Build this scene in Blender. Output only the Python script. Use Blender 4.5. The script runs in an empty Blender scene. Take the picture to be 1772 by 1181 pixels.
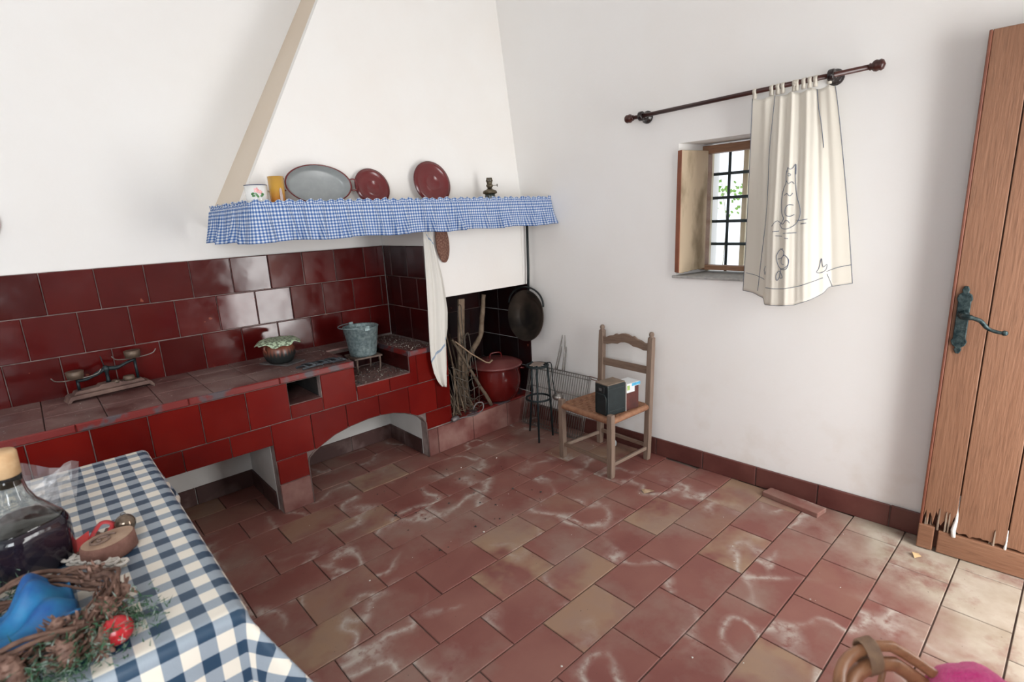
import bpy, math, random
from mathutils import Vector, Matrix, noise
rad = math.radians
sc = bpy.context.scene
COL = sc.collection
rng = random.Random(7)

# ------------------------------------------------------------------ camera
YAW, PITCH, ROLL = 0.733716, 0.230321, -0.047799
cyw, syw = math.cos(YAW), math.sin(YAW)
fwd0, right0, up0 = Vector((syw, cyw, 0)), Vector((cyw, -syw, 0)), Vector((0, 0, 1))
fwd = fwd0 * math.cos(PITCH) - up0 * math.sin(PITCH)
up1 = up0 * math.cos(PITCH) + fwd0 * math.sin(PITCH)
right = right0 * math.cos(ROLL) + up1 * math.sin(ROLL)
up = up1 * math.cos(ROLL) - right0 * math.sin(ROLL)
cam_d = bpy.data.cameras.new('camera')
cam = bpy.data.objects.new('camera', cam_d)
COL.objects.link(cam)
cam.matrix_world = Matrix(((right.x, up.x, -fwd.x, 0), (right.y, up.y, -fwd.y, 0), (right.z, up.z, -fwd.z, 1.6), (0, 0, 0, 1)))
cam_d.sensor_width = 36
cam_d.lens = 920.725 / 1772 * 36
cam_d.clip_start = 0.02
cam_d.dof.use_dof = True
cam_d.dof.focus_distance = 3.2
cam_d.dof.aperture_fstop = 3.2
sc.camera = cam
sc.cycles.max_bounces = 8
sc.cycles.diffuse_bounces = 5
sc.cycles.glossy_bounces = 4
sc.cycles.transmission_bounces = 6
sc.cycles.caustics_reflective = False
sc.cycles.caustics_refractive = False
sc.cycles.sample_clamp_indirect = 6

# ------------------------------------------------------------------ daylight
w = bpy.data.worlds.new('world')
sc.world = w
w.use_nodes = True
bg = w.node_tree.nodes['Background']
bg.inputs[0].default_value = (0.86, 0.93, 1.0, 1)
bg.inputs[1].default_value = 1.6

def area(name, loc, rot, sx, sy, power, col):
    l = bpy.data.lights.new(name, 'AREA')
    l.shape = 'RECTANGLE'; l.size = sx; l.size_y = sy; l.energy = power; l.color = col
    o = bpy.data.objects.new(name, l)
    o.location = loc; o.rotation_euler = rot
    COL.objects.link(o)
    return o
# sky light coming in through the open doorway and the window of the wall behind the camera
area('doorway_daylight', (2.44, -0.80, 1.12), (rad(90), 0, 0), 0.84, 2.15, 58, (1.0, 0.985, 0.96))
area('side_window_daylight', (-1.05, -0.80, 1.75), (rad(90), 0, 0), 1.3, 1.4, 78, (0.93, 0.97, 1.0))

sc.view_settings.view_transform = 'Standard'
sc.view_settings.look = 'None'
sc.view_settings.gamma = 1
sc.view_settings.use_curve_mapping = False
sc.view_settings.exposure = 0.02

# ------------------------------------------------------------------ helpers: objects
def mw(o):
    m = o.matrix_basis.copy()
    if o.parent:
        m = mw(o.parent) @ o.matrix_parent_inverse @ m
    return m

def adopt(o, parent):
    if parent is not None:
        o.parent = parent
        o.matrix_parent_inverse = mw(parent).inverted()
    return o

def tag(o, label=None, cat=None, group=None, kind=None):
    if label: o['label'] = label
    if cat: o['category'] = cat
    if group: o['group'] = group
    if kind: o['kind'] = kind
    return o

def thing(name, loc, label, cat, group=None, kind=None, rz=0):
    o = bpy.data.objects.new(name, None)
    o.empty_display_size = 0.05
    o.location = loc
    o.rotation_euler = (0, 0, rz)
    COL.objects.link(o)
    return tag(o, label, cat, group, kind)

class G:
    """collects geometry, build() links it as one mesh object (coordinates are world unless loc is given)"""
    def __init__(s):
        s.v = []; s.f = []; s.sm = []; s.uv = {}
    def add(s, vs, fs, smooth=False, uvs=None):
        n = len(s.v)
        s.v += [tuple(p) for p in vs]
        for k, f in enumerate(fs):
            if uvs: s.uv[len(s.f)] = uvs[k]
            s.f.append([i + n for i in f]); s.sm.append(smooth)
        return s
    def box(s, x0, x1, y0, y1, z0, z1, M=None):
        vs = [Vector(p) for p in ((x0,y0,z0),(x1,y0,z0),(x1,y1,z0),(x0,y1,z0),(x0,y0,z1),(x1,y0,z1),(x1,y1,z1),(x0,y1,z1))]
        if M: vs = [M @ p for p in vs]
        return s.add(vs, [(0,3,2,1),(4,5,6,7),(0,1,5,4),(1,2,6,5),(2,3,7,6),(3,0,4,7)])
    def prism(s, poly, axis, a, b, M=None, smooth=False):
        def P(p, t):
            q = {'x': (t, p[0], p[1]), 'y': (p[0], t, p[1]), 'z': (p[0], p[1], t)}[axis]
            return M @ Vector(q) if M else Vector(q)
        n = len(poly)
        vs = [P(p, a) for p in poly] + [P(p, b) for p in poly]
        fs = [list(range(n))[::-1], list(range(n, 2 * n))]
        s.add(vs, fs)
        k = len(s.v) - 2 * n
        for i in range(n):
            j = (i + 1) % n
            s.f.append([k + i, k + j, k + n + j, k + n + i]); s.sm.append(smooth)
        return s
    def lathe(s, prof, segs=24, M=None, caps=True, smooth=True, rfun=None):
        vs = []
        for r, z in prof:
            for k in range(segs):
                a = 2 * math.pi * k / segs
                rr = r * (rfun(a, z) if rfun else 1)
                p = Vector((rr * math.cos(a), rr * math.sin(a), z))
                vs.append(M @ p if M else p)
        fs = []
        for i in range(len(prof) - 1):
            for k in range(segs):
                k2 = (k + 1) % segs
                fs.append((i*segs+k, i*segs+k2, (i+1)*segs+k2, (i+1)*segs+k))
        s.add(vs, fs, smooth)
        if caps:
            n0 = len(s.v) - len(vs)
            if prof[0][0] > 1e-5: s.f.append([n0 + k for k in range(segs)][::-1]); s.sm.append(False)
            if prof[-1][0] > 1e-5: s.f.append([n0 + (len(prof)-1)*segs + k for k in range(segs)]); s.sm.append(False)
        return s
    def tube(s, pts, r, segs=8, closed=False, smooth=True, flat=None):
        pts = [Vector(p) for p in pts]
        n = len(pts)
        rs = r if isinstance(r, (list, tuple)) else [r] * n
        tang = []
        for i in range(n):
            a = pts[(i - 1) % n] if (closed or i > 0) else pts[i]
            b = pts[(i + 1) % n] if (closed or i < n - 1) else pts[i]
            t = (b - a); tang.append(t.normalized() if t.length > 1e-9 else Vector((0, 0, 1)))
        ref = Vector((0, 0, 1)) if abs(tang[0].z) < 0.9 else Vector((1, 0, 0))
        nrm = (ref - tang[0] * ref.dot(tang[0])).normalized()
        vs = []
        for i in range(n):
            nrm = (nrm - tang[i] * nrm.dot(tang[i]))
            nrm = nrm.normalized() if nrm.length > 1e-6 else tang[i].orthogonal().normalized()
            bn = tang[i].cross(nrm)
            for k in range(segs):
                a = 2 * math.pi * k / segs
                e = 1.0 if flat is None else flat
                vs.append(pts[i] + (nrm * math.cos(a) * e + bn * math.sin(a)) * rs[i])
        fs = []
        for i in range(n if closed else n - 1):
            j = (i + 1) % n
            for k in range(segs):
                k2 = (k + 1) % segs
                fs.append((i*segs+k, i*segs+k2, j*segs+k2, j*segs+k))
        s.add(vs, fs, smooth)
        if not closed:
            n0 = len(s.v) - len(vs)
            s.f.append([n0 + k for k in range(segs)][::-1]); s.sm.append(False)
            s.f.append([n0 + (n-1)*segs + k for k in range(segs)]); s.sm.append(False)
        return s
    def ball(s, c, r, segs=16, rings=10, M=None, disp=None):
        if not isinstance(r, (tuple, list)): r = (r, r, r)
        prof = []
        vs = []
        for i in range(rings + 1):
            th = math.pi * i / rings
            for k in range(segs):
                a = 2 * math.pi * k / segs
                d = Vector((math.sin(th)*math.cos(a), math.sin(th)*math.sin(a), -math.cos(th)))
                q = disp(d) if disp else 1
                p = Vector((d.x*r[0]*q, d.y*r[1]*q, d.z*r[2]*q))
                p = (M @ p if M else p) + Vector(c)
                vs.append(p)
        fs = []
        for i in range(rings):
            for k in range(segs):
                k2 = (k + 1) % segs
                fs.append((i*segs+k, i*segs+k2, (i+1)*segs+k2, (i+1)*segs+k))
        return s.add(vs, fs, True)
    def grid(s, fn, nu, nv, uvf=None):
        vs = [fn(i / nu, j / nv) for j in range(nv + 1) for i in range(nu + 1)]
        fs = []; uvs = []
        for j in range(nv):
            for i in range(nu):
                q = (j*(nu+1)+i, j*(nu+1)+i+1, (j+1)*(nu+1)+i+1, (j+1)*(nu+1)+i)
                fs.append(q)
                if uvf: uvs.append([uvf(i/nu, j/nv), uvf((i+1)/nu, j/nv), uvf((i+1)/nu, (j+1)/nv), uvf(i/nu, (j+1)/nv)])
        return s.add(vs, fs, True, uvs if uvf else None)
    def build(s, name, m, parent=None, bevel=0, segs=2, solid=0, sub=0, loc=None):
        me = bpy.data.meshes.new(name)
        vs = s.v
        if loc is None and parent is None and vs:      # origin at the thing's base
            xs = [p[0] for p in vs]; ys = [p[1] for p in vs]; zs = [p[2] for p in vs]
            loc = ((min(xs)+max(xs))/2, (min(ys)+max(ys))/2, min(zs))
        if loc is not None:
            vs = [(p[0]-loc[0], p[1]-loc[1], p[2]-loc[2]) for p in vs]
        me.from_pydata(vs, [], s.f)
        me.polygons.foreach_set('use_smooth', s.sm)
        if s.uv:
            ul = me.uv_layers.new(name='UVMap')
            for fi, us in s.uv.items():
                for li, u in zip(me.polygons[fi].loop_indices, us): ul.data[li].uv = u
        me.update()
        o = bpy.data.objects.new(name, me)
        if loc is not None: o.location = loc
        me.materials.append(m)
        COL.objects.link(o)
        adopt(o, parent)
        if bevel:
            b = o.modifiers.new('bevel', 'BEVEL'); b.width = bevel; b.segments = segs; b.limit_method = 'ANGLE'; b.angle_limit = rad(35)
        if solid:
            b = o.modifiers.new('solid', 'SOLIDIFY'); b.thickness = solid; b.offset = 0
        if sub:
            b = o.modifiers.new('sub', 'SUBSURF'); b.levels = sub; b.render_levels = sub
        return o

_tile_mesh = {}
def tile(parent, m, P, u, v, wd, ht, th=0.012, tilt=0.0, name='tile', ch=0.003):
    """one tile: P = centre of its front face, u/v its in-plane axes; tiles of one size share mesh data"""
    key = (round(wd, 3), round(ht, 3), round(th, 3), m.name, ch)
    if key not in _tile_mesh:
        a, b, c = wd / 2, ht / 2, min(ch, wd * 0.2, ht * 0.2)
        vs = [(-a,-b,-th),(a,-b,-th),(a,b,-th),(-a,b,-th),(-a,-b,-c),(a,-b,-c),(a,b,-c),(-a,b,-c),
              (-a+c,-b+c,0),(a-c,-b+c,0),(a-c,b-c,0),(-a+c,b-c,0)]
        fs = [(0,3,2,1),(0,1,5,4),(1,2,6,5),(2,3,7,6),(3,0,4,7),(4,5,9,8),(5,6,10,9),(6,7,11,10),(7,4,8,11),(8,9,10,11)]
        me = bpy.data.meshes.new(name); me.from_pydata(vs, [], fs); me.update(); me.materials.append(m)
        _tile_mesh[key] = me
    o = bpy.data.objects.new(name, _tile_mesh[key])
    u = Vector(u).normalized(); v = Vector(v).normalized(); n = u.cross(v)
    Mx = Matrix(((u.x, v.x, n.x, P[0]), (u.y, v.y, n.y, P[1]), (u.z, v.z, n.z, P[2]), (0, 0, 0, 1)))
    if isinstance(tilt, tuple): ta, tb = tilt
    else: ta, tb = rng.gauss(0, tilt), rng.gauss(0, tilt)
    Mx = Mx @ Matrix.Rotation(ta, 4, 'X') @ Matrix.Rotation(tb, 4, 'Y')
    o.matrix_basis = Mx
    COL.objects.link(o)
    return adopt(o, parent)

def copy_tree(o, parent=None):
    c = o.copy(); COL.objects.link(c)
    if parent is not None:
        c.parent = parent; c.matrix_parent_inverse = o.matrix_parent_inverse.copy()
    for ch in list(o.children): copy_tree(ch, c)
    return c

def place(o, x, y, z=0, rz=0):
    o.location = (x, y, z); o.rotation_euler = (0, 0, rz)

def lerp(a, b, t): return a + (b - a) * t
def interp(tab, x):
    if x <= tab[0][0]: return tab[0][1]
    for (a, va), (b, vb) in zip(tab, tab[1:]):
        if x <= b: return va + (vb - va) * (x - a) / (b - a)
    return tab[-1][1]
def smooth_path(pts, n=6):
    P = [Vector(p) for p in pts]; out = []
    for i in range(len(P) - 1):
        p0, p1, p2, p3 = P[max(i-1, 0)], P[i], P[i+1], P[min(i+2, len(P)-1)]
        for k in range(n):
            t = k / n
            out.append(0.5 * ((2*p1) + (p2-p0)*t + (2*p0-5*p1+4*p2-p3)*t*t + (3*p1-p0-3*p2+p3)*t*t*t))
    out.append(P[-1])
    return out
def ring(c, r, n=24, ax='z', ry=None):
    ry = ry or r; out = []
    for k in range(n):
        a = 2 * math.pi * k / n; p, q = r * math.cos(a), ry * math.sin(a)
        out.append(Vector(c) + Vector({'z': (p, q, 0), 'x': (0, p, q), 'y': (p, 0, q)}[ax]))
    return out

# wall B (right wall) is turned a little: local x outwards, y along the wall, z up
WB_ANG = math.atan(0.039)
WBM = Matrix.Translation((2.98, 0, 0)) @ Matrix.Rotation(WB_ANG, 4, 'Z')
def wb(s, z, off=0.0):
    """a point on the right wall: s along it, off = distance in front of it"""
    return WBM @ Vector((-off, s, z))

# ------------------------------------------------------------------ helpers: materials
class NT:
    def __init__(s, name):
        s.m = bpy.data.materials.new(name); s.m.use_nodes = True
        s.t = s.m.node_tree; s.b = s.t.nodes['Principled BSDF']; s.out = s.t.nodes['Material Output']
    def n(s, typ, ins=None, **kw):
        nd = s.t.nodes.new(typ)
        for k, v in kw.items(): setattr(nd, k, v)
        for k, v in (ins or {}).items(): s.set(nd.inputs[k], v)
        return nd
    def set(s, sock, v):
        if isinstance(v, bpy.types.NodeSocket): s.t.links.new(v, sock)
        elif isinstance(v, (tuple, list)) and sock.type == 'RGBA' and len(v) == 3: sock.default_value = (*v, 1)
        else: sock.default_value = v
    def p(s, **kw):
        for k, v in kw.items(): s.set(s.b.inputs[k.replace('_', ' ')], v)
    def math(s, op, a, b=0.0, c=None, clamp=False):
        nd = s.n('ShaderNodeMath', operation=op, use_clamp=clamp)
        s.set(nd.inputs[0], a); s.set(nd.inputs[1], b)
        if c is not None: s.set(nd.inputs[2], c)
        return nd.outputs[0]
    def mix(s, f, a, b, typ='MIX'):
        nd = s.n('ShaderNodeMix', data_type='RGBA', blend_type=typ)
        s.set(nd.inputs[0], f); s.set(nd.inputs[6], a); s.set(nd.inputs[7], b)
        return nd.outputs[2]
    def noise(s, vec, scale, detail=4, rough=0.55, dist=0.0):
        nd = s.n('ShaderNodeTexNoise', {'Scale': scale, 'Detail': detail, 'Roughness': rough, 'Distortion': dist})
        if vec is not None: s.set(nd.inputs['Vector'], vec)
        return nd.outputs['Fac']
    def ramp(s, f, lo, hi, a=0.0, b=1.0):
        nd = s.n('ShaderNodeMapRange', {'From Min': lo, 'From Max': hi, 'To Min': a, 'To Max': b})
        s.set(nd.inputs['Value'], f)
        return nd.outputs['Result']
    def bump(s, h, strength=0.2, dist=0.01):
        nd = s.n('ShaderNodeBump', {'Strength': strength, 'Distance': dist})
        s.set(nd.inputs['Height'], h); s.set(s.b.inputs['Normal'], nd.outputs['Normal'])
    def pos(s): return s.n('ShaderNodeNewGeometry').outputs['Position']
    def obj(s): return s.n('ShaderNodeTexCoord').outputs['Object']
    def rnd(s): return s.n('ShaderNodeObjectInfo').outputs['Random']
    def xyz(s, vec):
        nd = s.n('ShaderNodeSeparateXYZ'); s.set(nd.inputs[0], vec); return nd.outputs
    def shift(s, vec, amount):
        nd = s.n('ShaderNodeVectorMath', operation='ADD'); s.set(nd.inputs[0], vec); s.set(nd.inputs[1], amount); return nd.outputs[0]
    def stretch(s, vec, sc3):
        nd = s.n('ShaderNodeVectorMath', operation='MULTIPLY'); s.set(nd.inputs[0], vec); nd.inputs[1].default_value = sc3; return nd.outputs[0]

MATS = {}
def M(name, c1, c2=None, rough=0.6, scale=8, metal=0.0, bump=0.0, bscale=None, rnd=0.0, lo=0.35, hi=0.65, spec=0.5, coat=0.0, stretch=None):
    """general procedural material: two colours mixed by noise, optional bump and variation per object"""
    if name in MATS: return MATS[name]
    t = NT(name)
    vec = t.pos()
    if stretch: vec = t.stretch(vec, stretch)
    col = c1
    if c2:
        col = t.mix(t.ramp(t.noise(vec, scale), lo, hi), c1, c2)
    if rnd:
        col = t.mix(1.0, col, t.n('ShaderNodeCombineColor', {0: (k := t.ramp(t.rnd(), 0, 1, 1 - rnd, 1 + rnd)), 1: k, 2: k}).outputs[0], 'MULTIPLY')
    t.p(Base_Color=col, Roughness=rough, Metallic=metal, Specular_IOR_Level=spec, Coat_Weight=coat)
    if bump: t.bump(t.noise(vec, bscale or scale * 6), bump, 0.004)
    MATS[name] = t.m
    return t.m

# whitewashed plaster
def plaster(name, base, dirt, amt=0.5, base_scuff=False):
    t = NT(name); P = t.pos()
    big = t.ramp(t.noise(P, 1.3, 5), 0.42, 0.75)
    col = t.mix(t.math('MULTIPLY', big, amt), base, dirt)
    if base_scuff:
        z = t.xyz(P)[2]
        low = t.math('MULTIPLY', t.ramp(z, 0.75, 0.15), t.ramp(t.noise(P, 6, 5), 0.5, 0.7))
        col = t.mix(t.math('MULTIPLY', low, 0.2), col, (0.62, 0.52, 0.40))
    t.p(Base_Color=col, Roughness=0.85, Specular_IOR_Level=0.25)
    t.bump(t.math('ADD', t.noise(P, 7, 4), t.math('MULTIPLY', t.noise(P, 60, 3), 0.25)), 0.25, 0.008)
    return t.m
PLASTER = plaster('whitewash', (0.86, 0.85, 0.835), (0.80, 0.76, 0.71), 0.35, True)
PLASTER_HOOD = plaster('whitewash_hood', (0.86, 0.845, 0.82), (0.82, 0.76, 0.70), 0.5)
BEIGE = plaster('beige_band', (0.70, 0.60, 0.49), (0.74, 0.66, 0.56), 0.6)  # left side face of the hood, beiger than its front
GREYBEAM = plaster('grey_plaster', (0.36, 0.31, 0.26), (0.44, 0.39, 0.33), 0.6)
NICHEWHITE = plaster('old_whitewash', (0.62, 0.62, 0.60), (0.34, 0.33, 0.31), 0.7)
GROUT = M('grout', (0.16, 0.12, 0.11), (0.34, 0.27, 0.25), 0.9, 9)
GROUT_DARK = M('grout_dark', (0.055, 0.035, 0.03), (0.16, 0.11, 0.10), 0.95, 5)

def glazed(name, a, b, rough=0.09, sooty=0.0, spec=0.5):
    t = NT(name); r = t.rnd(); O = t.shift(t.pos(), r)
    P2 = t.n('ShaderNodeVectorMath', operation='ADD'); t.set(P2.inputs[0], t.pos())
    cx = t.n('ShaderNodeCombineXYZ'); k = t.math('MULTIPLY', r, 37.0)
    for i in range(3): t.set(cx.inputs[i], k)
    t.set(P2.inputs[1], cx.outputs[0]); V = P2.outputs[0]
    cloud = t.ramp(t.noise(V, 3.2, 3), 0.3, 0.7)
    col = t.mix(cloud, a, b)
    kk = t.ramp(r, 0, 1, 0.78, 1.22)
    col = t.mix(1.0, col, t.n('ShaderNodeCombineColor', {0: kk, 1: kk, 2: kk}).outputs[0], 'MULTIPLY')
    # chips in the glaze that show the biscuit
    chip = t.ramp(t.noise(V, 16, 2), 0.735, 0.75)
    col = t.mix(t.math('MULTIPLY', chip, 0.5), col, (0.42, 0.12, 0.07))
    if sooty:
        col = t.mix(t.math('MULTIPLY', t.ramp(t.noise(V, 5, 4), 0.35, 0.6), sooty), col, (0.012, 0.008, 0.009))
    rr = t.ramp(t.noise(V, 9, 4), 0.35, 0.75, rough, rough + 0.14)
    t.p(Base_Color=col, Roughness=rr, Specular_IOR_Level=spec)
    t.bump(t.noise(V, 6.5, 2, 0.4), 0.10, 0.012)
    return t.m
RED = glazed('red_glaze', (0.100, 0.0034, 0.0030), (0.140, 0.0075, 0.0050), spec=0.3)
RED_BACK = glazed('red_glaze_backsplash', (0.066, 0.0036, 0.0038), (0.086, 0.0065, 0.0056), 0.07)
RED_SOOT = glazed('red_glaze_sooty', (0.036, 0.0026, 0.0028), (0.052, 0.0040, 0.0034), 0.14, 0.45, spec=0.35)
RED_NICHE = glazed('red_glaze_soot_and_shade', (0.010, 0.0015, 0.0016), (0.020, 0.002, 0.002), 0.40, 0.9, spec=0.25)  # sooty glaze, darkened further to paint in the shade of the niche
RED_EDGE = M('worn_red_paint', (0.17, 0.014, 0.012), (0.085, 0.066, 0.074), 0.4, 9, bump=0.2, lo=0.5, hi=0.58)

def terracotta():
    t = NT('floor_terracotta'); P = t.pos(); r = t.rnd()
    k = t.math('MULTIPLY', r, 23.0)
    cx = t.n('ShaderNodeCombineXYZ', {0: k, 1: k}); V = t.shift(P, cx.outputs[0])
    ca = t.mix(t.ramp(t.noise(V, 3, 4), 0.32, 0.68), (0.185, 0.062, 0.052), (0.240, 0.104, 0.083))
    # some tiles fired paler
    pale = t.ramp(t.math('FRACT', t.math('MULTIPLY', r, 7.13)), 0.74, 0.90)
    pale = t.math('MULTIPLY', pale, t.ramp(t.noise(V, 4.5, 3), 0.38, 0.56))
    ca = t.mix(t.math('MULTIPLY', pale, 0.85), ca, (0.315, 0.210, 0.135))
    # grey wear
    ca = t.mix(t.math('MULTIPLY', t.ramp(t.noise(P, 2.1, 6, 0.62), 0.48, 0.66), 0.75), ca, (0.255, 0.170, 0.138))
    # salt tide marks
    nz = t.noise(V, 2.6, 2, 0.4, 0.2)
    band = t.math('SUBTRACT', 1.0, t.math('MULTIPLY', t.math('ABSOLUTE', t.math('SUBTRACT', nz, 0.56)), 38.0), clamp=True)
    soft = t.ramp(nz, 0.50, 0.56)
    soft = t.math('MULTIPLY', soft, t.ramp(nz, 0.60, 0.56))
    mask = t.ramp(t.noise(P, 1.9, 2), 0.42, 0.58)
    band = t.math('MULTIPLY', t.math('ADD', t.math('MULTIPLY', band, 0.50), t.math('MULTIPLY', soft, 0.50)), mask, clamp=True)
    band = t.math('MULTIPLY', band, t.ramp(t.noise(P, 30, 4), 0.30, 0.55))
    ca = t.mix(band, ca, (0.44, 0.38, 0.335))
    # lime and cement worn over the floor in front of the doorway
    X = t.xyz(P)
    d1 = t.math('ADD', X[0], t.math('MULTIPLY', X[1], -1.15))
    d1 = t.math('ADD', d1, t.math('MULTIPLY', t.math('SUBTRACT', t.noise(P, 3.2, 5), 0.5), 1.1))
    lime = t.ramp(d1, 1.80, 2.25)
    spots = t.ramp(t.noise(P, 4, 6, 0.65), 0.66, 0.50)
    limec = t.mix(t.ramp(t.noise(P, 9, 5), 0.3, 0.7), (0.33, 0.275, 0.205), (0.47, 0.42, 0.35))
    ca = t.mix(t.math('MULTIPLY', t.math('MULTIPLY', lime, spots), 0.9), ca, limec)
    # specks of dirt
    sp = t.ramp(t.noise(P, 75, 2), 0.735, 0.76)
    ca = t.mix(t.math('MULTIPLY', sp, 0.7), ca, (0.04, 0.03, 0.028))
    t.p(Base_Color=ca, Roughness=t.ramp(t.noise(V, 6, 4), 0.3, 0.7, 0.42, 0.72), Specular_IOR_Level=0.4)
    t.bump(t.math('ADD', t.noise(V, 9, 5), t.math('MULTIPLY', t.noise(P, 90, 2), 0.2)), 0.22, 0.006)
    return t.m
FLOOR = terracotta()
FLOOR_GROUT = M('floor_grout', (0.085, 0.055, 0.046), (0.19, 0.14, 0.12), 0.95, 6)
PLINTH = M('plinth_terracotta', (0.155, 0.048, 0.040), (0.30, 0.17, 0.145), 0.55, 4.5, bump=0.15, rnd=0.2, lo=0.42, hi=0.72)
SKIRT = M('skirting_tile', (0.080, 0.022, 0.019), (0.118, 0.040, 0.033), 0.4, 5, bump=0.1, rnd=0.2)
SKIRT_DARK = M('skirting_sooty', (0.055, 0.022, 0.019), (0.17, 0.115, 0.105), 0.6, 5, bump=0.1, rnd=0.2, lo=0.5, hi=0.75)
def dusty():
    t = NT('dusty_counter_tile'); P = t.pos()
    c = t.mix(t.ramp(t.noise(P, 4, 4), 0.35, 0.62), (0.085, 0.026, 0.024), (0.17, 0.085, 0.075))
    c = t.mix(t.math('MULTIPLY', t.ramp(t.noise(P, 3.0, 5, 0.6), 0.45, 0.66), 0.6), c, (0.235, 0.165, 0.150))
    c = t.mix(t.ramp(t.noise(P, 70, 2), 0.70, 0.73), c, (0.42, 0.36, 0.33))
    t.p(Base_Color=c, Roughness=t.ramp(t.noise(P, 4, 4), 0.4, 0.6, 0.38, 0.75)); t.bump(t.noise(P, 80, 3), 0.15, 0.003)
    return t.m
DUSTY = dusty()

def wood(name, a, b, rough=0.65, axis='z', ring_scale=7, bump=0.25):
    t = NT(name); P = t.obj()
    s3 = {'z': (1, 1, 0.07), 'x': (0.07, 1, 1), 'y': (1, 0.07, 1)}[axis]
    V = t.stretch(P, s3)
    g = t.noise(V, ring_scale * 6, 5, 0.6, 0.6)
    col = t.mix(t.ramp(g, 0.3, 0.7), a, b)
    col = t.mix(t.math('MULTIPLY', t.ramp(t.noise(V, 130, 2), 0.5, 0.7), 0.35), col, tuple(x * 0.45 for x in a))
    t.p(Base_Color=col, Roughness=rough, Specular_IOR_Level=0.35)
    t.bump(t.noise(V, 120, 3), bump, 0.003)
    return t.m
CHAIRWOOD = wood('weathered_chair_wood', (0.185, 0.125, 0.092), (0.270, 0.200, 0.155))
CHAIRWOOD_Y = wood('weathered_chair_wood_rail', (0.180, 0.115, 0.082), (0.255, 0.18, 0.135), axis='y')
CHAIRWOOD_X = wood('weathered_chair_wood_side', (0.20, 0.14, 0.105), (0.28, 0.21, 0.165), axis='x')
DOORWOOD = wood('ochre_door_paint', (0.205, 0.098, 0.056), (0.232, 0.116, 0.068), 0.5, 'z', 4, 0.5)
DOORWOOD_Y = wood('ochre_door_paint_rail', (0.205, 0.095, 0.054), (0.25, 0.128, 0.076), 0.5, 'y', 4, 0.5)
DOOREDGE = M('door_edge_paint', (0.135, 0.040, 0.022), (0.18, 0.06, 0.032), 0.45, 6)
ROTWOOD = wood('rotten_wood', (0.10, 0.055, 0.035), (0.42, 0.33, 0.25), 0.9, 'z', 9, 0.8)
WINWOOD = wood('brown_window_wood', (0.25, 0.13, 0.075), (0.34, 0.19, 0.115), 0.55, 'y', 4)
SHUTTER = M('peeling_shutter_paint', (0.58, 0.46, 0.32), (0.27, 0.20, 0.12), 0.6, 9, bump=0.4, lo=0.47, hi=0.68, stretch=(1, 1, 0.35))
SHUTEDGE = M('red_brown_edge', (0.30, 0.10, 0.05), (0.22, 0.07, 0.035), 0.6, 8)
RODWOOD = M('dark_mahogany', (0.030, 0.008, 0.006), (0.055, 0.015, 0.011), 0.3, 6, stretch=(1, 0.2, 1))
IRON = M('black_iron', (0.012, 0.017, 0.019), (0.03, 0.034, 0.034), 0.5, 20, 0.4, 0.2)
IRON_BLUE = M('blue_black_iron', (0.006, 0.014, 0.018), (0.016, 0.028, 0.031), 0.45, 20, 0.3, 0.2)
PATINA = M('patinated_iron', (0.006, 0.020, 0.024), (0.05, 0.075, 0.075), 0.4, 60, 0.5, 0.5, 90)
BARIRON = M('window_bar_iron', (0.02, 0.034, 0.04), (0.05, 0.065, 0.07), 0.55, 15, 0.2)
STEELWIRE = M('tarnished_wire', (0.30, 0.285, 0.265), (0.17, 0.15, 0.13), 0.4, 14, 0.7)
ZINC = M('galvanised_zinc', (0.15, 0.215, 0.225), (0.33, 0.42, 0.43), 0.45, 55, 0.45, 0.1)
ENAMEL_RED = M('red_enamel', (0.115, 0.0075, 0.006), (0.085, 0.005, 0.005), 0.16, 3, coat=0.15, spec=0.35)
ENAMEL_LID = M('dusty_red_enamel', (0.155, 0.030, 0.030), (0.19, 0.065, 0.06), 0.35, 7)
ENAMEL_MAROON = M('maroon_enamel', (0.155, 0.020, 0.022), (0.125, 0.015, 0.017), 0.25, 4, coat=0.2)
ENAMEL_GREY = M('grey_enamel', (0.27, 0.29, 0.295), (0.31, 0.33, 0.335), 0.3, 20)
ENAMEL_WHITE = M('white_enamel', (0.80, 0.80, 0.78), None, 0.15)
NAVY = M('navy_rim', (0.02, 0.035, 0.10), None, 0.3)
# ================================================================== the setting
YA = 3.55            # plaster face of the back wall
g = G().box(-2.0, 3.4, YA, YA + 0.25, 0, 3.7)
wall_back = tag(g.build('wall_back', PLASTER), 'whitewashed back wall behind the tiled cooking counter', 'wall', kind='structure')
wall_left = tag(G().box(-2.25, -2.0, -0.75, 3.8, 0, 3.7).build('wall_left', PLASTER), 'whitewashed left wall out of view', 'wall', kind='structure')
g = G()
for b in ((-2.0, -1.75, 0, 3.7), (-1.75, -0.35, 0, 1.0), (-1.75, -0.35, 2.5, 3.7), (-0.35, 2.02, 0, 3.7), (2.02, 2.88, 2.24, 3.7), (2.88, 3.4, 0, 3.7)):
    g.box(b[0], b[1], -0.75, -0.5, b[2], b[3])
wall_front = tag(g.build('wall_front', PLASTER), 'whitewashed wall with the open doorway behind the viewer', 'wall', kind='structure')
tag(G().box(-2.25, 3.4, -0.75, 3.8, 3.7, 3.85).build('ceiling', PLASTER), 'white ceiling above the kitchen', 'ceiling', kind='structure')

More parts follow.
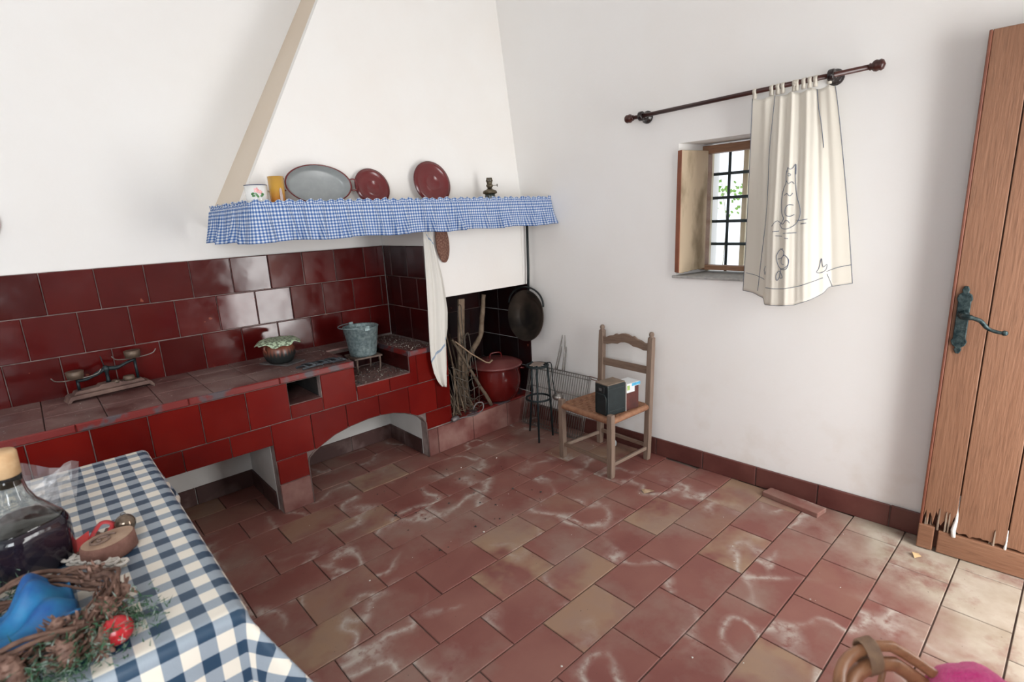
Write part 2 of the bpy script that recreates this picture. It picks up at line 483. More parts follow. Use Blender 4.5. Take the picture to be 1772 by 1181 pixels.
g = G()
for b in ((0, 0.42, -0.75, 3.8, 0, 1.205), (0, 0.42, -0.75, 3.8, 1.962, 3.7), (0, 0.42, 1.72, 3.8, 1.205, 1.962), (0, 0.42, -0.75, 1.29, 1.205, 1.962)):
    g.box(*b, M=WBM)
g.prism([(0, 1.72), (0, 1.7201), (0.42, 1.7201), (0.42, 1.665), (0.2, 1.665)], 'z', 1.205, 1.962, M=WBM)
g.prism([(0, 1.29), (0.2, 1.34), (0.42, 1.34), (0.42, 1.2899), (0, 1.2899)], 'z', 1.205, 1.962, M=WBM)
wall_right = tag(g.build('wall_right', PLASTER), 'whitewashed right wall with the small barred window', 'wall', kind='structure')

# floor: each terracotta tile laid in running bond
floor = tag(G().box(-2.25, 3.4, -0.75, 3.8, -0.12, -0.007).build('floor', FLOOR_GROUT, loc=(0, 0, 0)), 'floor of worn terracotta tiles in running bond', 'floor', kind='structure')
ROWS = [3.49, 3.273, 3.056, 2.84, 2.627, 2.412, 2.195, 1.963, 1.744, 1.520, 1.312, 1.096, 0.880, 0.672, 0.452, 0.235, 0.02, -0.195, -0.41]
OFFS = [0.95, 1.11, 1.28, 1.09, 1.283, 1.108, 0.945, 0.762, 0.918, 1.120, 1.275, 1.452, 2.604, 2.457, 2.63, 2.46, 2.62, 2.45]
TL = 0.3275
for i in range(len(ROWS) - 1):
    y1, y0 = ROWS[i], ROWS[i + 1]
    x = OFFS[i] - TL * 12
    while x < 3.0:
        a, b = max(x, -1.99), x + TL
        lim = 2.975 - 0.039 * y1
        if b > -1.9 and a < lim - 0.03:
            b = min(b, lim)
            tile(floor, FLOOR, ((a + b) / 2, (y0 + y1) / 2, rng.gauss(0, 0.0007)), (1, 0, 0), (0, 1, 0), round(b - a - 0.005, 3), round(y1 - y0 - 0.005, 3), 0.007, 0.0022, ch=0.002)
        x += TL

# backsplash: every glazed tile
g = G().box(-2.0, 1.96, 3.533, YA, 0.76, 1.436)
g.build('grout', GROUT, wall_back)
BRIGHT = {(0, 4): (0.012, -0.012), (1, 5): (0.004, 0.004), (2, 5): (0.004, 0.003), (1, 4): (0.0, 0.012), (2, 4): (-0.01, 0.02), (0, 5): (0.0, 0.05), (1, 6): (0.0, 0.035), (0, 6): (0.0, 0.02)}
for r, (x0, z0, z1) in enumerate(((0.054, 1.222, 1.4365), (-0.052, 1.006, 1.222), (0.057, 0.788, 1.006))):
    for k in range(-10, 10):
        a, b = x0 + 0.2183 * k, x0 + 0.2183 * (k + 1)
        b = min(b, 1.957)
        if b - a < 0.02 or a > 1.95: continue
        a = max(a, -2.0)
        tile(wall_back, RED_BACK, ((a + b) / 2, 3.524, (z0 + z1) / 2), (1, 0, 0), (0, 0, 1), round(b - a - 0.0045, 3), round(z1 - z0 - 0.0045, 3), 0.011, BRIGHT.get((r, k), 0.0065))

# skirting along the right wall, tile by tile
base = tag(G().box(-0.012, 0, -0.5, 2.94, 0, 0.112, M=WBM).build('baseboard_right', GROUT_DARK), 'low skirting of dark red tiles along the right wall', 'baseboard', kind='structure')
s0 = 0.2 - 0.325 * 3
while s0 < 2.94:
    a, b = max(s0, -0.5), min(s0 + 0.325, 2.935)
    if b - a > 0.03:
        p = wb((a + b) / 2, 0.058 + rng.gauss(0, 0.001), 0.019)
        u = -(WBM.to_3x3() @ Vector((0, 1, 0)))
        tile(base, SKIRT, p, u, (0, 0, 1), round(b - a - 0.005, 3), 0.116, 0.012, 0.004)
    s0 += 0.325

# window in the right wall
win = thing('window_1', wb(1.52, 1.205, -0.2), 'small deep window with iron bars and a peeling shutter', 'window', kind='structure')
fr = G().box(0.19, 0.25, 1.36, 1.71, 1.905, 1.95, M=WBM).box(0.19, 0.25, 1.36, 1.69, 1.222, 1.25, M=WBM).box(0.19, 0.25, 1.632, 1.665, 1.25, 1.905, M=WBM).build('frame', WINWOOD, win, 0.003)
G().box(-0.022, 0.30, 1.265, 1.735, 1.19, 1.2065, M=WBM).build('sill', M('grey_stone_sill', (0.40, 0.39, 0.37), (0.29, 0.29, 0.28), 0.8, 40, bump=0.3), win, 0.004)
def shutter(y_h, y_f, depth0, depth1, zb, zt, flip):
    # leaf between hinge (depth0, y_h) and free edge (depth1, y_f)
    d = Vector((depth1 - depth0, y_f - y_h, 0)); L = d.length; d.normalize()
    n = Vector((-d.y, d.x, 0)) * (1 if flip else -1)
    Mx = WBM @ Matrix(((d.x, n.x, 0, depth0), (d.y, n.y, 0, y_h), (0, 0, 1, 0), (0, 0, 0, 1)))
    # ragged lower edge
    poly = [(0, zt), (0, zb + 0.012)]
    for k in range(1, 12):
        poly.append((L * k / 12, zb + 0.012 - 0.016 * k / 12 + rng.uniform(-0.004, 0.004)))
    poly += [(L, zb), (L, zt)]
    o = G().prism(poly, 'y', 0, 0.028, M=Mx).build('shutter', SHUTTER, win, 0.003)
    G().prism([(L - 0.0, zb + 0.001), (L + 0.007, zb + 0.004), (L + 0.006, (zb+zt)/2), (L + 0.002, zt), (L, zt)], 'y', -0.001, 0.030, M=Mx).build('edge_strip', SHUTEDGE, o, 0.002)
    return o
shutter(1.655, 1.716, 0.195, -0.012, 1.222, 1.922, True)
CREAMP = M('cream_jamb_paint', (0.70, 0.60, 0.42), (0.74, 0.66, 0.5), 0.6, 8)
G().box(0.255, 0.29, 1.640, 1.662, 1.21, 1.955, M=WBM).build('inner_bead', CREAMP, win, 0.002)
G().box(0.34, 0.415, 1.455, 1.485, 1.21, 1.955, M=WBM).build('outer_post', CREAMP, win, 0.004)
for z in (1.79, 1.65, 1.51, 1.373):
    G().tube([WBM @ Vector((0.30, 1.36, z)), WBM @ Vector((0.30, 1.69, z))], 0.009, 10).build('iron_bar', BARIRON, win)
G().tube([WBM @ Vector((0.303, 1.549, 1.19)), WBM @ Vector((0.303, 1.549, 1.97))], 0.0085, 10).build('iron_bar', BARIRON, win)

# plank door folded back against the right wall
DM = Matrix.Translation((2.913, -0.5, 0)) @ Matrix.Rotation(math.atan(0.068), 4, 'Z')
door = thing('door_1', DM @ Vector((0.02, 0.45, 0.0)), 'ochre plank door folded open with a rotten lower edge', 'door', kind='structure')
G().box(0.03, 0.052, 0.0, 0.893, 0.006, 2.2, M=DM).build('back_board', DOOREDGE, door, 0.002)
G().box(-0.002, 0.032, 0.884, 0.895, 0.12, 2.2, M=DM).build('edge_strip', DOOREDGE, door, 0.003)
def ragged(y0, y1, zb, amp, n):
    pts = [(y1, 2.2), (y0, 2.2)]
    for k in range(n + 1):
        y = lerp(y0, y1, k / n)
        pts.append((y, zb + rng.uniform(-amp, amp) * (1 if 0 < k < n else 0.3)))
    return pts
pl = ((0.768, 0.883, 0.165, 0.040, 16), (0.599, 0.764, 0.125, 0.012, 14), (0.432, 0.595, 0.122, 0.006, 10), (0.252, 0.428, 0.12, 0.004, 8), (0.002, 0.248, 0.12, 0.004, 8))
for a in pl:
    G().prism(ragged(*a), 'x', 0.0, 0.03, M=DM).build('plank', DOORWOOD, door, 0.0025)
G().box(-0.009, 0.029, 0.0, 0.822, 0.004, 0.112, M=DM).build('bottom_rail', DOORWOOD_Y, door, 0.004)
G().box(-0.009, 0.029, 0.836, 0.895, 0.004, 0.122, M=DM).build('bottom_block', DOORWOOD_Y, door, 0.004)
for k in range(16):       # splintered, rotten wood above the rail
    y = rng.uniform(0.772, 0.880) if k < 12 else rng.uniform(0.63, 0.66)
    z0 = 0.110; z1 = rng.uniform(0.16, 0.225) if k < 12 else rng.uniform(0.15, 0.20)
    x = rng.uniform(-0.002, 0.012)
    G().prism([(y - 0.003, z0), (y + 0.003, z0), (y + 0.0025, z1 - 0.01), (y, z1), (y - 0.002, z1 - 0.02)], 'x', x - 0.003, 0.02, M=DM).build('splinter', ROTWOOD, door)
G().tube([DM @ Vector(p) for p in ((0.012, 0.766, 0.30), (0.008, 0.766, 0.24), (-0.001, 0.767, 0.18), (-0.008, 0.772, 0.135), (-0.012, 0.768, 0.105))], [0.003, 0.004, 0.006, 0.009, 0.008], 8).build('filler_drip', M('white_filler', (0.78, 0.77, 0.74), None, 0.5), door)
G().tube([DM @ Vector(p) for p in ((0.004, 0.597, 0.20), (0.0, 0.597, 0.14), (-0.003, 0.599, 0.105))], [0.002, 0.003, 0.006], 8).build('filler_drip', MATS['white_filler'], door)
out = []
for s_ in (1, -1):
    half = [(0.006, 0.144), (0.013, 0.128), (0.010, 0.118), (0.022, 0.108), (0.026, 0.09), (0.0215, 0.078), (0.0215, -0.078), (0.027, -0.09), (0.022, -0.106), (0.010, -0.117), (0.013, -0.127), (0.006, -0.143)]
    out += [(0.850 + s_ * a, 1.088 + b) for a, b in (half if s_ == 1 else half[::-1])]
plate = G().prism(out, 'x', -0.008, 0.001, M=DM).build('handle_plate', PATINA, door, 0.0025)
gl = G().tube([DM @ Vector(p) for p in smooth_path(((-0.008, 0.846, 1.112), (-0.045, 0.843, 1.112), (-0.055, 0.825, 1.112), (-0.055, 0.79, 1.100), (-0.053, 0.765, 1.072), (-0.053, 0.735, 1.060), (-0.053, 0.716, 1.058)))], [0.012] * 8 + [0.011] * 6 + [0.0085] * 10 + [0.007] * 13, 10)
gl.ball(DM @ Vector((-0.053, 0.712, 1.058)), (0.011, 0.011, 0.011), 12, 8)
gl.lathe([(0.02, 0), (0.02, 0.006), (0.014, 0.012), (0.012, 0.02)], 16, M=DM @ Matrix.Translation((-0.008, 0.846, 1.112)) @ Matrix.Rotation(rad(-90), 4, 'Y'))
gl.build('lever', PATINA, plate)
# leafy twig of a tree outside the window
LEAF = M('leaf_green', (0.16, 0.32, 0.05), (0.30, 0.48, 0.12), 0.5, 20)
tree = thing('leafy_branch', (4.75, 2.33, 1.20), 'leafy green branch seen outside through the window bars', 'branch')
G().tube([(4.75, 2.33, 0.0), (4.76, 2.34, 0.9), (4.74, 2.30, 1.45), (4.72, 2.36, 1.85)], [0.004, 0.004, 0.003, 0.002], 6).build('twig', M('bark', (0.3, 0.28, 0.2), (0.4, 0.36, 0.26), 0.9, 30), tree)
for k in range(46):
    z = rng.choice((rng.uniform(1.66, 1.84), rng.uniform(1.5, 1.66), rng.uniform(1.66, 1.8)))
    p = Vector((4.74 + rng.uniform(-0.08, 0.08), 2.33 + rng.uniform(-0.16, 0.14), z)); a = rng.uniform(0, 6.28); L = rng.uniform(0.03, 0.05)
    d = Vector((math.cos(a) * 0.3, math.sin(a), rng.uniform(-0.8, 0.3))).normalized() * L; n = d.cross(Vector((0.8, 0.1, 0.5))).normalized() * L * 0.45
    G().add([p, p + d * 0.5 + n, p + d, p + d * 0.5 - n, p + d * 0.5 + Vector((0.004, 0, 0.002))], [(0, 1, 4), (1, 2, 4), (2, 3, 4), (3, 0, 4)]).build('leaf', LEAF, tree)

# ================================================================== the tiled cooking counter
FY = 2.947
ARCH = [(1.020, 0.255), (1.030, 0.285), (1.059, 0.309), (1.11, 0.338), (1.195, 0.375), (1.30, 0.398), (1.42, 0.410), (1.505, 0.409), (1.60, 0.396), (1.683, 0.370), (1.75, 0.337), (1.807, 0.295), (1.838, 0.250)]
OL, OR, OZ = -0.45, 0.845, 0.425      # the left opening
AX0, AX1 = 1.020, 1.838
def bottom(x0, x1, z0):
    """lower outline of a piece of the front between x0 and x1 that stands on z0, cut by the openings"""
    pts = []
    def h(x):
        if OL < x < OR: return max(z0, OZ)
        if AX0 < x < AX1: return max(z0, interp(ARCH, x))
        return z0
    xs = [x0 + 1e-6, x1 - 1e-6]
    for e in (OL, OR, AX0, AX1):
        if x0 < e < x1: xs += [e - 1e-6, e + 1e-6]
    for i in range(1, 40):
        x = AX0 + (AX1 - AX0) * i / 40
        if x0 < x < x1: xs.append(x)
    for x in sorted(xs): pts.append((x, h(x)))
    return pts
ctr = thing('cooking_counter', (0.9, 3.2, 0), 'long masonry cooking counter faced with glossy red tiles and an arch', 'counter')
g = G()
for x0, x1, zt in ((-2.0, 0.963, 0.757), (0.963, 1.150, 0.622), (1.150, 1.365, 0.757), (1.365, 1.747, 0.60), (1.747, 2.055, 0.745)):
    g.prism(bottom(x0, x1, 0.0)[::1] + [(x1, zt), (x0, zt)], 'y', 2.957, 3.02)
g.build('front_wall', GROUT, ctr)
g = G()
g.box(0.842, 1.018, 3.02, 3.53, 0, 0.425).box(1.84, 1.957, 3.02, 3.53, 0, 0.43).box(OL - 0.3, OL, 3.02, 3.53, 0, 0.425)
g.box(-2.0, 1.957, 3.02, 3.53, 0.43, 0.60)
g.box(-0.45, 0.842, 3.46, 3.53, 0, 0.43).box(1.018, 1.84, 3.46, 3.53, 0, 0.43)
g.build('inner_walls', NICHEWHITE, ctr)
# skirting inside the two openings
for a, b in ((0.842 - 0.327 * 3, 0.842), (1.018, 1.84)):
    x = b
    while x > a + 0.05:
        x2 = max(x - 0.327, a)
        tile(ctr, SKIRT_DARK, ((x + x2) / 2, 3.452, 0.055), (1, 0, 0), (0, 0, 1), round(x - x2 - 0.004, 3), 0.11, 0.01, 0.004, 'skirting_tile')
        x = x2
for X, sgn in ((0.842, -1), (1.84, -1)):
    for a, b in ((3.03, 3.25), (3.25, 3.45)):
        tile(ctr, SKIRT_DARK, (X - 0.011, (a + b) / 2, 0.055), (0, -1, 0), (0, 0, 1), round(b - a - 0.004, 3), 0.11, 0.01, 0.003, 'skirting_tile')
# floor and walls of the hob recess and the raised block on its right
g = G().box(1.335, 1.367, 2.965, 3.53, 0.60, 0.757).box(1.748, 1.957, 2.965, 3.53, 0.60, 0.745).box(1.367, 1.748, 2.957, 3.36, 0.60, 0.626).box(1.365, 1.75, 3.36, 3.53, 0.60, 0.765)
g.build('hob_masonry', GROUT_DARK, ctr)
HOLE_SHADE = M('soot', (0.012, 0.010, 0.010), (0.03, 0.024, 0.022), 0.95, 12)  # near-black lining colour standing in for the shade inside the ash hole
G().box(0.940, 0.963, 3.0, 3.40, 0.60, 0.757).box(1.150, 1.175, 3.0, 3.40, 0.60, 0.757).box(0.963, 1.150, 3.36, 3.40, 0.60, 0.757).box(0.963, 1.150, 3.02, 3.36, 0.745, 0.757).build('ash_hole', HOLE_SHADE, ctr)
tile(ctr, DUSTY, (1.0565, 3.16, 0.6235), (1, 0, 0), (0, 1, 0), 0.185, 0.40, 0.012, 0, 'ash_hole_floor')
for a, b in ((1.368, 1.557), (1.557, 1.746)):
    for c, d in ((2.95, 3.16), (3.16, 3.36)):
        tile(ctr, DUSTY, ((a + b) / 2, (c + d) / 2, 0.634), (1, 0, 0), (0, 1, 0), round(b - a - 0.003, 3), round(d - c - 0.003, 3), 0.009, 0.003)
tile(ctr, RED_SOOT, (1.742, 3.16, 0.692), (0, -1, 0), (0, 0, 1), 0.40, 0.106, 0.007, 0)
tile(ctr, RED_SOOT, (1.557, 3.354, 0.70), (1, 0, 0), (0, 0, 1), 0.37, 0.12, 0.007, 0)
# slab, top tiles and the painted nosing
G().box(-2.0, 1.365, 2.945, 3.53, 0.757, 0.784).box(1.748, 1.957, 2.945, 3.53, 0.745, 0.764).box(1.365, 1.75, 3.34, 3.53, 0.765, 0.784).build('slab', GROUT_DARK, ctr)
xs = [-1.99] + [0.163 + 0.2183 * k for k in range(-9, 6)] + [1.362]
for a, b in zip(xs, xs[1:]):
    for c, d in ((2.951, 3.17), (3.17, 3.388), (3.388, 3.53)):
        tile(ctr, DUSTY, ((a + b) / 2, (c + d) / 2, 0.797), (1, 0, 0), (0, 1, 0), round(b - a - 0.003, 3), round(d - c - 0.003, 3), 0.012, 0.002, ch=0.002)
for c, d in ((2.951, 3.17), (3.17, 3.388), (3.388, 3.53)):
    tile(ctr, DUSTY, (1.852, (c + d) / 2, 0.776), (1, 0, 0), (0, 1, 0), 0.204, round(d - c - 0.003, 3), 0.012, 0.002, ch=0.002)
for a, b in ((1.367, 1.558), (1.558, 1.748)):
    tile(ctr, DUSTY, ((a + b) / 2, 3.435, 0.797), (1, 0, 0), (0, 1, 0), round(b - a - 0.003, 3), 0.187, 0.012, 0.002, ch=0.002)
x = 1.364
while x > -1.9:
    x2 = max(x - 0.44, -1.995)
    tile(ctr, RED_EDGE, ((x + x2) / 2, 2.938, 0.779), (1, 0, 0), (0, 0, 1), round(x - x2 - 0.002, 3), 0.036, 0.012, 0.003, 'nosing_tile', ch=0.004)
    x = x2
tile(ctr, RED_EDGE, (1.851, 2.938, 0.758), (1, 0, 0), (0, 0, 1), 0.204, 0.036, 0.012, 0, 'nosing_tile', ch=0.004)
tile(ctr, RED_EDGE, (1.741, 3.235, 0.758), (0, -1, 0), (0, 0, 1), 0.585, 0.036, 0.007, 0, 'nosing_tile', ch=0.003)
# the glazed front, tile by tile
def ftile(x0, x1, z0, z1):
    q = 0.0022
    bt = bottom(x0 + q, x1 - q, z0 + q)
    cut = any(z > z0 + q + 1e-4 for _, z in bt)
    if not cut:
        tile(ctr, RED, ((x0 + x1) / 2, FY + 0.001, (z0 + z1) / 2), (1, 0, 0), (0, 0, 1), round(x1 - x0 - 2 * q, 3), round(z1 - z0 - 2 * q, 3), 0.011, 0.0045)
    else:
        G().prism(bt + [(x1 - q, z1 - q), (x0 + q, z1 - q)], 'y', FY + 0.001, FY + 0.012).build('tile', RED, ctr, 0.0015, 1)
xa = [-1.995] + [0.087 - 0.2187 * k for k in range(9, 0, -1)] + [0.087, 0.306, 0.526, 0.743, 0.962]
for a, b in zip(xa, xa[1:]): ftile(a, b, 0.541, 0.758)
ftile(0.962, 1.151, 0.541, 0.623)
ftile(1.151, 1.364, 0.541, 0.758)
ftile(1.367, 1.592, 0.541, 0.630)
G().prism([(1.594, 0.543), (1.798, 0.543), (1.798, 0.742), (1.749, 0.742), (1.749, 0.629), (1.594, 0.629)], 'y', FY + 0.001, FY + 0.012).build('tile', RED, ctr, 0.0015, 1)
ftile(1.800, 2.053, 0.541, 0.744)
xb = [-1.995] + [0.416 - 0.2187 * k for k in range(10, 0, -1)] + [0.416, 0.634, 0.843, 1.066, 1.283, 1.502, 1.718, 1.935, 2.053]
for a, b in zip(xb, xb[1:]): ftile(a, b, 0.322, 0.541)
ftile(0.846, 1.0195, 0.178, 0.322)
ftile(1.0205, 1.066, 0.322, 0.3221) if False else None
ftile(1.839, 2.053, 0.200, 0.322)
for a, b in ((-1.2, -0.83), (-0.83, -0.455)): ftile(a, b, 0.178, 0.322)
tile(ctr, PLINTH, (0.9325, FY + 0.002, 0.088), (1, 0, 0), (0, 0, 1), 0.172, 0.176, 0.01, 0.002, 'plinth_tile')
# arch rim
rim = [(AX0, 0.0)] + [(x, z) for x, z in ARCH] + [(AX1, 0.0)]
G().tube([(x, FY + 0.006, z) for x, z in smooth_path([(a, b, 0) for a, b in rim], 4) for x, z in ((x, z),)] if False else [(x, FY + 0.006, z) for x, z in rim], 0.005, 6).build('arch_rim', GROUT_DARK, ctr)

# ================================================================== fireplace beside the counter
fp = thing('fireplace', (2.45, 3.2, 0), 'open fireplace niche under a white panel with a low hearth', 'fireplace')
G().box(1.968, 2.052, 2.958, 3.54, 0.0, 1.66).build('partition', PLASTER_HOOD, fp)
G().box(1.962, 1.9685, 2.96, 3.53, 0.764, 1.436).build('grout', GROUT_DARK, fp)
for z0, z1, cuts in ((1.222, 1.4365, (2.962, 3.0, 3.21, 3.428, 3.525)), (1.006, 1.222, (2.962, 3.11, 3.328, 3.525)), (0.78, 1.006, (2.962, 3.01, 3.228, 3.446, 3.525))):
    for a, b in zip(cuts, cuts[1:]):
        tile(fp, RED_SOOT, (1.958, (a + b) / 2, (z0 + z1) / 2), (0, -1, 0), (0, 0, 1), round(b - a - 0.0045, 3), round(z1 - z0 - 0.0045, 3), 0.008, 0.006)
G().box(1.958, 2.862, 2.95, 2.99, 1.086, 1.66).build('front_panel', PLASTER_HOOD, fp, 0.004)
G().box(2.80, 2.862, 2.943, 2.951, 1.089, 1.66).build('panel_batten', PLASTER_HOOD, fp, 0.003)
# hearth
G().box(2.053, 2.858, 2.957, 3.54, 0.0, 0.192).build('hearth_masonry', GROUT_DARK, fp)
for a, b in ((2.055, 2.26), (2.26, 2.46), (2.46, 2.66), (2.66, 2.856)):
    for c, d in ((2.952, 3.16), (3.16, 3.36), (3.36, 3.53)):
        tile(fp, RED_EDGE, ((a + b) / 2, (c + d) / 2, 0.204), (1, 0, 0), (0, 1, 0), round(b - a - 0.003, 3), round(d - c - 0.003, 3), 0.011, 0.003, 'hearth_tile')
for a, b in ((1.841, 1.922), (1.922, 2.236), (2.236, 2.571), (2.571, 2.862)):
    tile(fp, PLINTH, ((a + b) / 2, FY - 0.001, 0.096), (1, 0, 0), (0, 0, 1), round(b - a - 0.004, 3), 0.19, 0.011, 0.003, 'plinth_tile')
# sooty tiles at the back and sides of the niche, its shade painted in too
G().box(2.052, 2.862, 3.53, YA + 0.001, 0.2, 1.2).build('back_grout', GROUT_DARK, fp)
for r, (z0, z1) in enumerate(((0.205, 0.42), (0.42, 0.638), (0.638, 0.856), (0.856, 1.09))):
    x = 2.055 - (0.109 if r % 2 else 0)
    while x < 2.85:
        a, b = max(x, 2.055), min(x + 0.218, 2.855)
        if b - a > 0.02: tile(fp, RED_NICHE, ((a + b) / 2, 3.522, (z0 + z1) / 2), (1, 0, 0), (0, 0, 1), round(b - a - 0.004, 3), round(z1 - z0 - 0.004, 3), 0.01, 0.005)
        x += 0.218
    for a, b in ((2.95, 3.09), (3.09, 3.305), (3.305, 3.52)):
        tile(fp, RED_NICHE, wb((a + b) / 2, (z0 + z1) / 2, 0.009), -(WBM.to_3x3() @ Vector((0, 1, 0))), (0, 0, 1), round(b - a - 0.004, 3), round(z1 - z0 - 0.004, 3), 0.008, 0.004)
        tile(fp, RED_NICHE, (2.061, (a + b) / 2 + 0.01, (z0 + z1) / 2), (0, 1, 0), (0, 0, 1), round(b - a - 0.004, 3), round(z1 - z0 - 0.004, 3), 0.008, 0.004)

# ================================================================== chimney hood
hood = thing('chimney_hood', (1.9, 3.3, 1.62), 'white plastered chimney hood tapering upward with a beige side band', 'hood')
def hx(z): return 0.862 + 0.555 * (z - 1.68)
def hy(z): return 2.995 + (z - 1.70) * 0.124
z0, z1, tk = 1.665, 3.70, 0.05
def wbx(y): return 2.982 - 0.039 * y
vs = [(hx(z0), hy(z0), z0), (wbx(hy(z0)), hy(z0), z0), (wbx(hy(z1)), hy(z1), z1), (hx(z1), hy(z1), z1)]
vb = [(x, y + tk, z) for x, y, z in vs]
G().add(vs + vb, [(0, 1, 2, 3), (7, 6, 5, 4), (0, 4, 5, 1), (1, 5, 6, 2), (2, 6, 7, 3), (3, 7, 4, 0)]).build('front', PLASTER_HOOD, hood)
vs = [(hx(z0), hy(z0) + 0.001, z0), (hx(z0) + 0.01, YA + 0.002, z0), (hx(z1) + 0.01, YA + 0.002, z1), (hx(z1), hy(z1) + 0.001, z1)]
vb = [(x + tk, y, z) for x, y, z in vs]
G().add(vs + vb, [(3, 2, 1, 0), (4, 5, 6, 7), (0, 1, 5, 4), (1, 2, 6, 5), (2, 3, 7, 6), (3, 0, 4, 7)]).build('side_band', BEIGE, hood)
G().box(0.855, 0.925, 2.99, YA + 0.002, 1.605, 1.668).build('base_beam', GREYBEAM, hood, 0.012, 3)
G().box(0.925, 2.862, 2.992, 3.04, 1.60, 1.668).build('front_beam', GREYBEAM, hood)

shelf = tag(G().box(0.862, 2.868, 2.715, 2.992, 1.672, 1.698).build('mantel_shelf', M('shelf_wood', (0.30, 0.22, 0.15), (0.38, 0.29, 0.2), 0.6, 5), None, 0.003), 'narrow mantel shelf along the front of the chimney hood', 'shelf')
# ================================================================== cloth materials
def gingham(name, px, py, x0, y0, light, mid, dark, fx=0.5, fy=0.5, rough=0.8, weave=0.0, transl=0.0, coat=0.0):
    t = NT(name)
    uv = t.n('ShaderNodeUVMap').outputs[0]; X = t.xyz(uv)
    def stripe(c, o, p, f):
        v = t.math('FRACT', t.math('ADD', t.math('MULTIPLY', t.math('SUBTRACT', c, o), 1.0 / p), 0.5 + f / 2 + 100.0))
        return t.math('LESS_THAN', v, f)
    a = stripe(X[0], x0, px, fx); b = stripe(X[1], y0, py, fy)
    col = t.mix(a, light, mid); col = t.mix(b, col, t.mix(a, mid, dark))
    wv = t.noise(t.stretch(uv, (900, 900, 1)), 1, 2)
    if weave:
        hb = t.math('SUBTRACT', t.math('ADD', a, b), t.math('MULTIPLY', t.math('MULTIPLY', a, b), 2))
        col = t.mix(t.math('MULTIPLY', t.math('MULTIPLY', hb, t.ramp(wv, 0.35, 0.65)), weave), col, dark)
    t.p(Base_Color=col, Roughness=rough, Specular_IOR_Level=0.3, Coat_Weight=coat, Coat_Roughness=0.4)
    t.bump(wv, 0.1, 0.001)
    if transl:
        tr = t.n('ShaderNodeBsdfTranslucent'); t.set(tr.inputs[0], col)
        mx = t.n('ShaderNodeMixShader'); mx.inputs[0].default_value = transl
        t.t.links.new(t.b.outputs[0], mx.inputs[1]); t.t.links.new(tr.outputs[0], mx.inputs[2]); t.t.links.new(mx.outputs[0], t.out.inputs[0])
    return t.m
GING = gingham('blue_gingham', 0.0160, 0.0150, 0, 0, (0.74, 0.77, 0.80), (0.25, 0.36, 0.60), (0.05, 0.12, 0.34), transl=0.15)
CHECK = gingham('navy_check', 0.0705, 0.0775, 0.11, 1.237, (0.74, 0.69, 0.60), (0.32, 0.37, 0.42), (0.018, 0.05, 0.095), 0.5, 0.46, 0.5, 0.3, coat=0.45)

# ================================================================== valance on the shelf
path = []
for k in range(80): path.append(Vector((0.842, lerp(3.38, 2.735, k / 80), 0)))
for k in range(10):
    a = rad(180 + 90 * k / 10); path.append(Vector((0.862 + 0.02 * math.cos(a), 2.735 + 0.028 * math.sin(a), 0)))
for k in range(401): path.append(Vector((lerp(0.862, 2.872, k / 400), 2.707, 0)))
arc = [0]
for a, b in zip(path, path[1:]): arc.append(arc[-1] + (b - a).length)
TOT = arc[-1]
nrm = []
for i in range(len(path)):
    t_ = (path[min(i + 1, len(path) - 1)] - path[max(i - 1, 0)]).normalized(); nrm.append(Vector((t_.y, -t_.x, 0)))
frng = random.Random(3)
folds = []
s_ = 0
while s_ < TOT + 0.2:
    folds.append((s_, frng.uniform(0.3, 1.0), frng.uniform(-0.03, 0.03))); s_ += frng.uniform(0.045, 0.11)
def foldv(s, v):
    tot = 0
    for c, a, d in folds:
        x = (s - c - d * v) / 0.0135
        if abs(x) < 3: tot += a * math.exp(-x * x)
    return tot
ZV = [(0.0, 1.726), (0.10, 1.712), (0.155, 1.703), (0.20, 1.694), (0.3, 1.67), (0.5, 1.625), (0.75, 1.578), (1.0, 1.532)]
NS = len(path) - 1
def valance(u, v):
    i = min(int(round(u * NS)), NS); s = arc[i]
    z = interp(ZV, v)
    out = 0.004
    if v < 0.155: out += 0.007 * math.sin(s * 210 + 3 * math.sin(s * 31)) * (1 - v / 0.155) + 0.003 ; z += (0.006 * math.sin(s * 120 + 1) + 0.003 * math.sin(s * 47)) * (1 - v / 0.155)
    else:
        k = (v - 0.155) / 0.845
        out += 0.006 + 0.022 * k + foldv(s, k) * (0.012 + 0.042 * k)
        z += 0.004 * k * math.sin(s * 17)
    sway = 0.0
    if s > TOT - 0.1: sway = max(0, v - 0.15) * 0.03 * (s - TOT + 0.1) / 0.1
    p = path[i] + nrm[i] * out
    return (p.x + 0, p.y - sway, z)
arc2 = [0]
for i in range(NS):
    a_, b_ = Vector(valance(i / NS, 0.62)), Vector(valance((i + 1) / NS, 0.62)); arc2.append(arc2[-1] + (b_ - a_).length)
vg = G().grid(valance, NS, 22, lambda u, v: (arc2[min(int(round(u * NS)), NS)], 1.726 - v * 0.19))
tag(vg.build('valance', GING, solid=0.0012), 'blue and white gingham gathered frill hanging from the mantel shelf', 'valance')

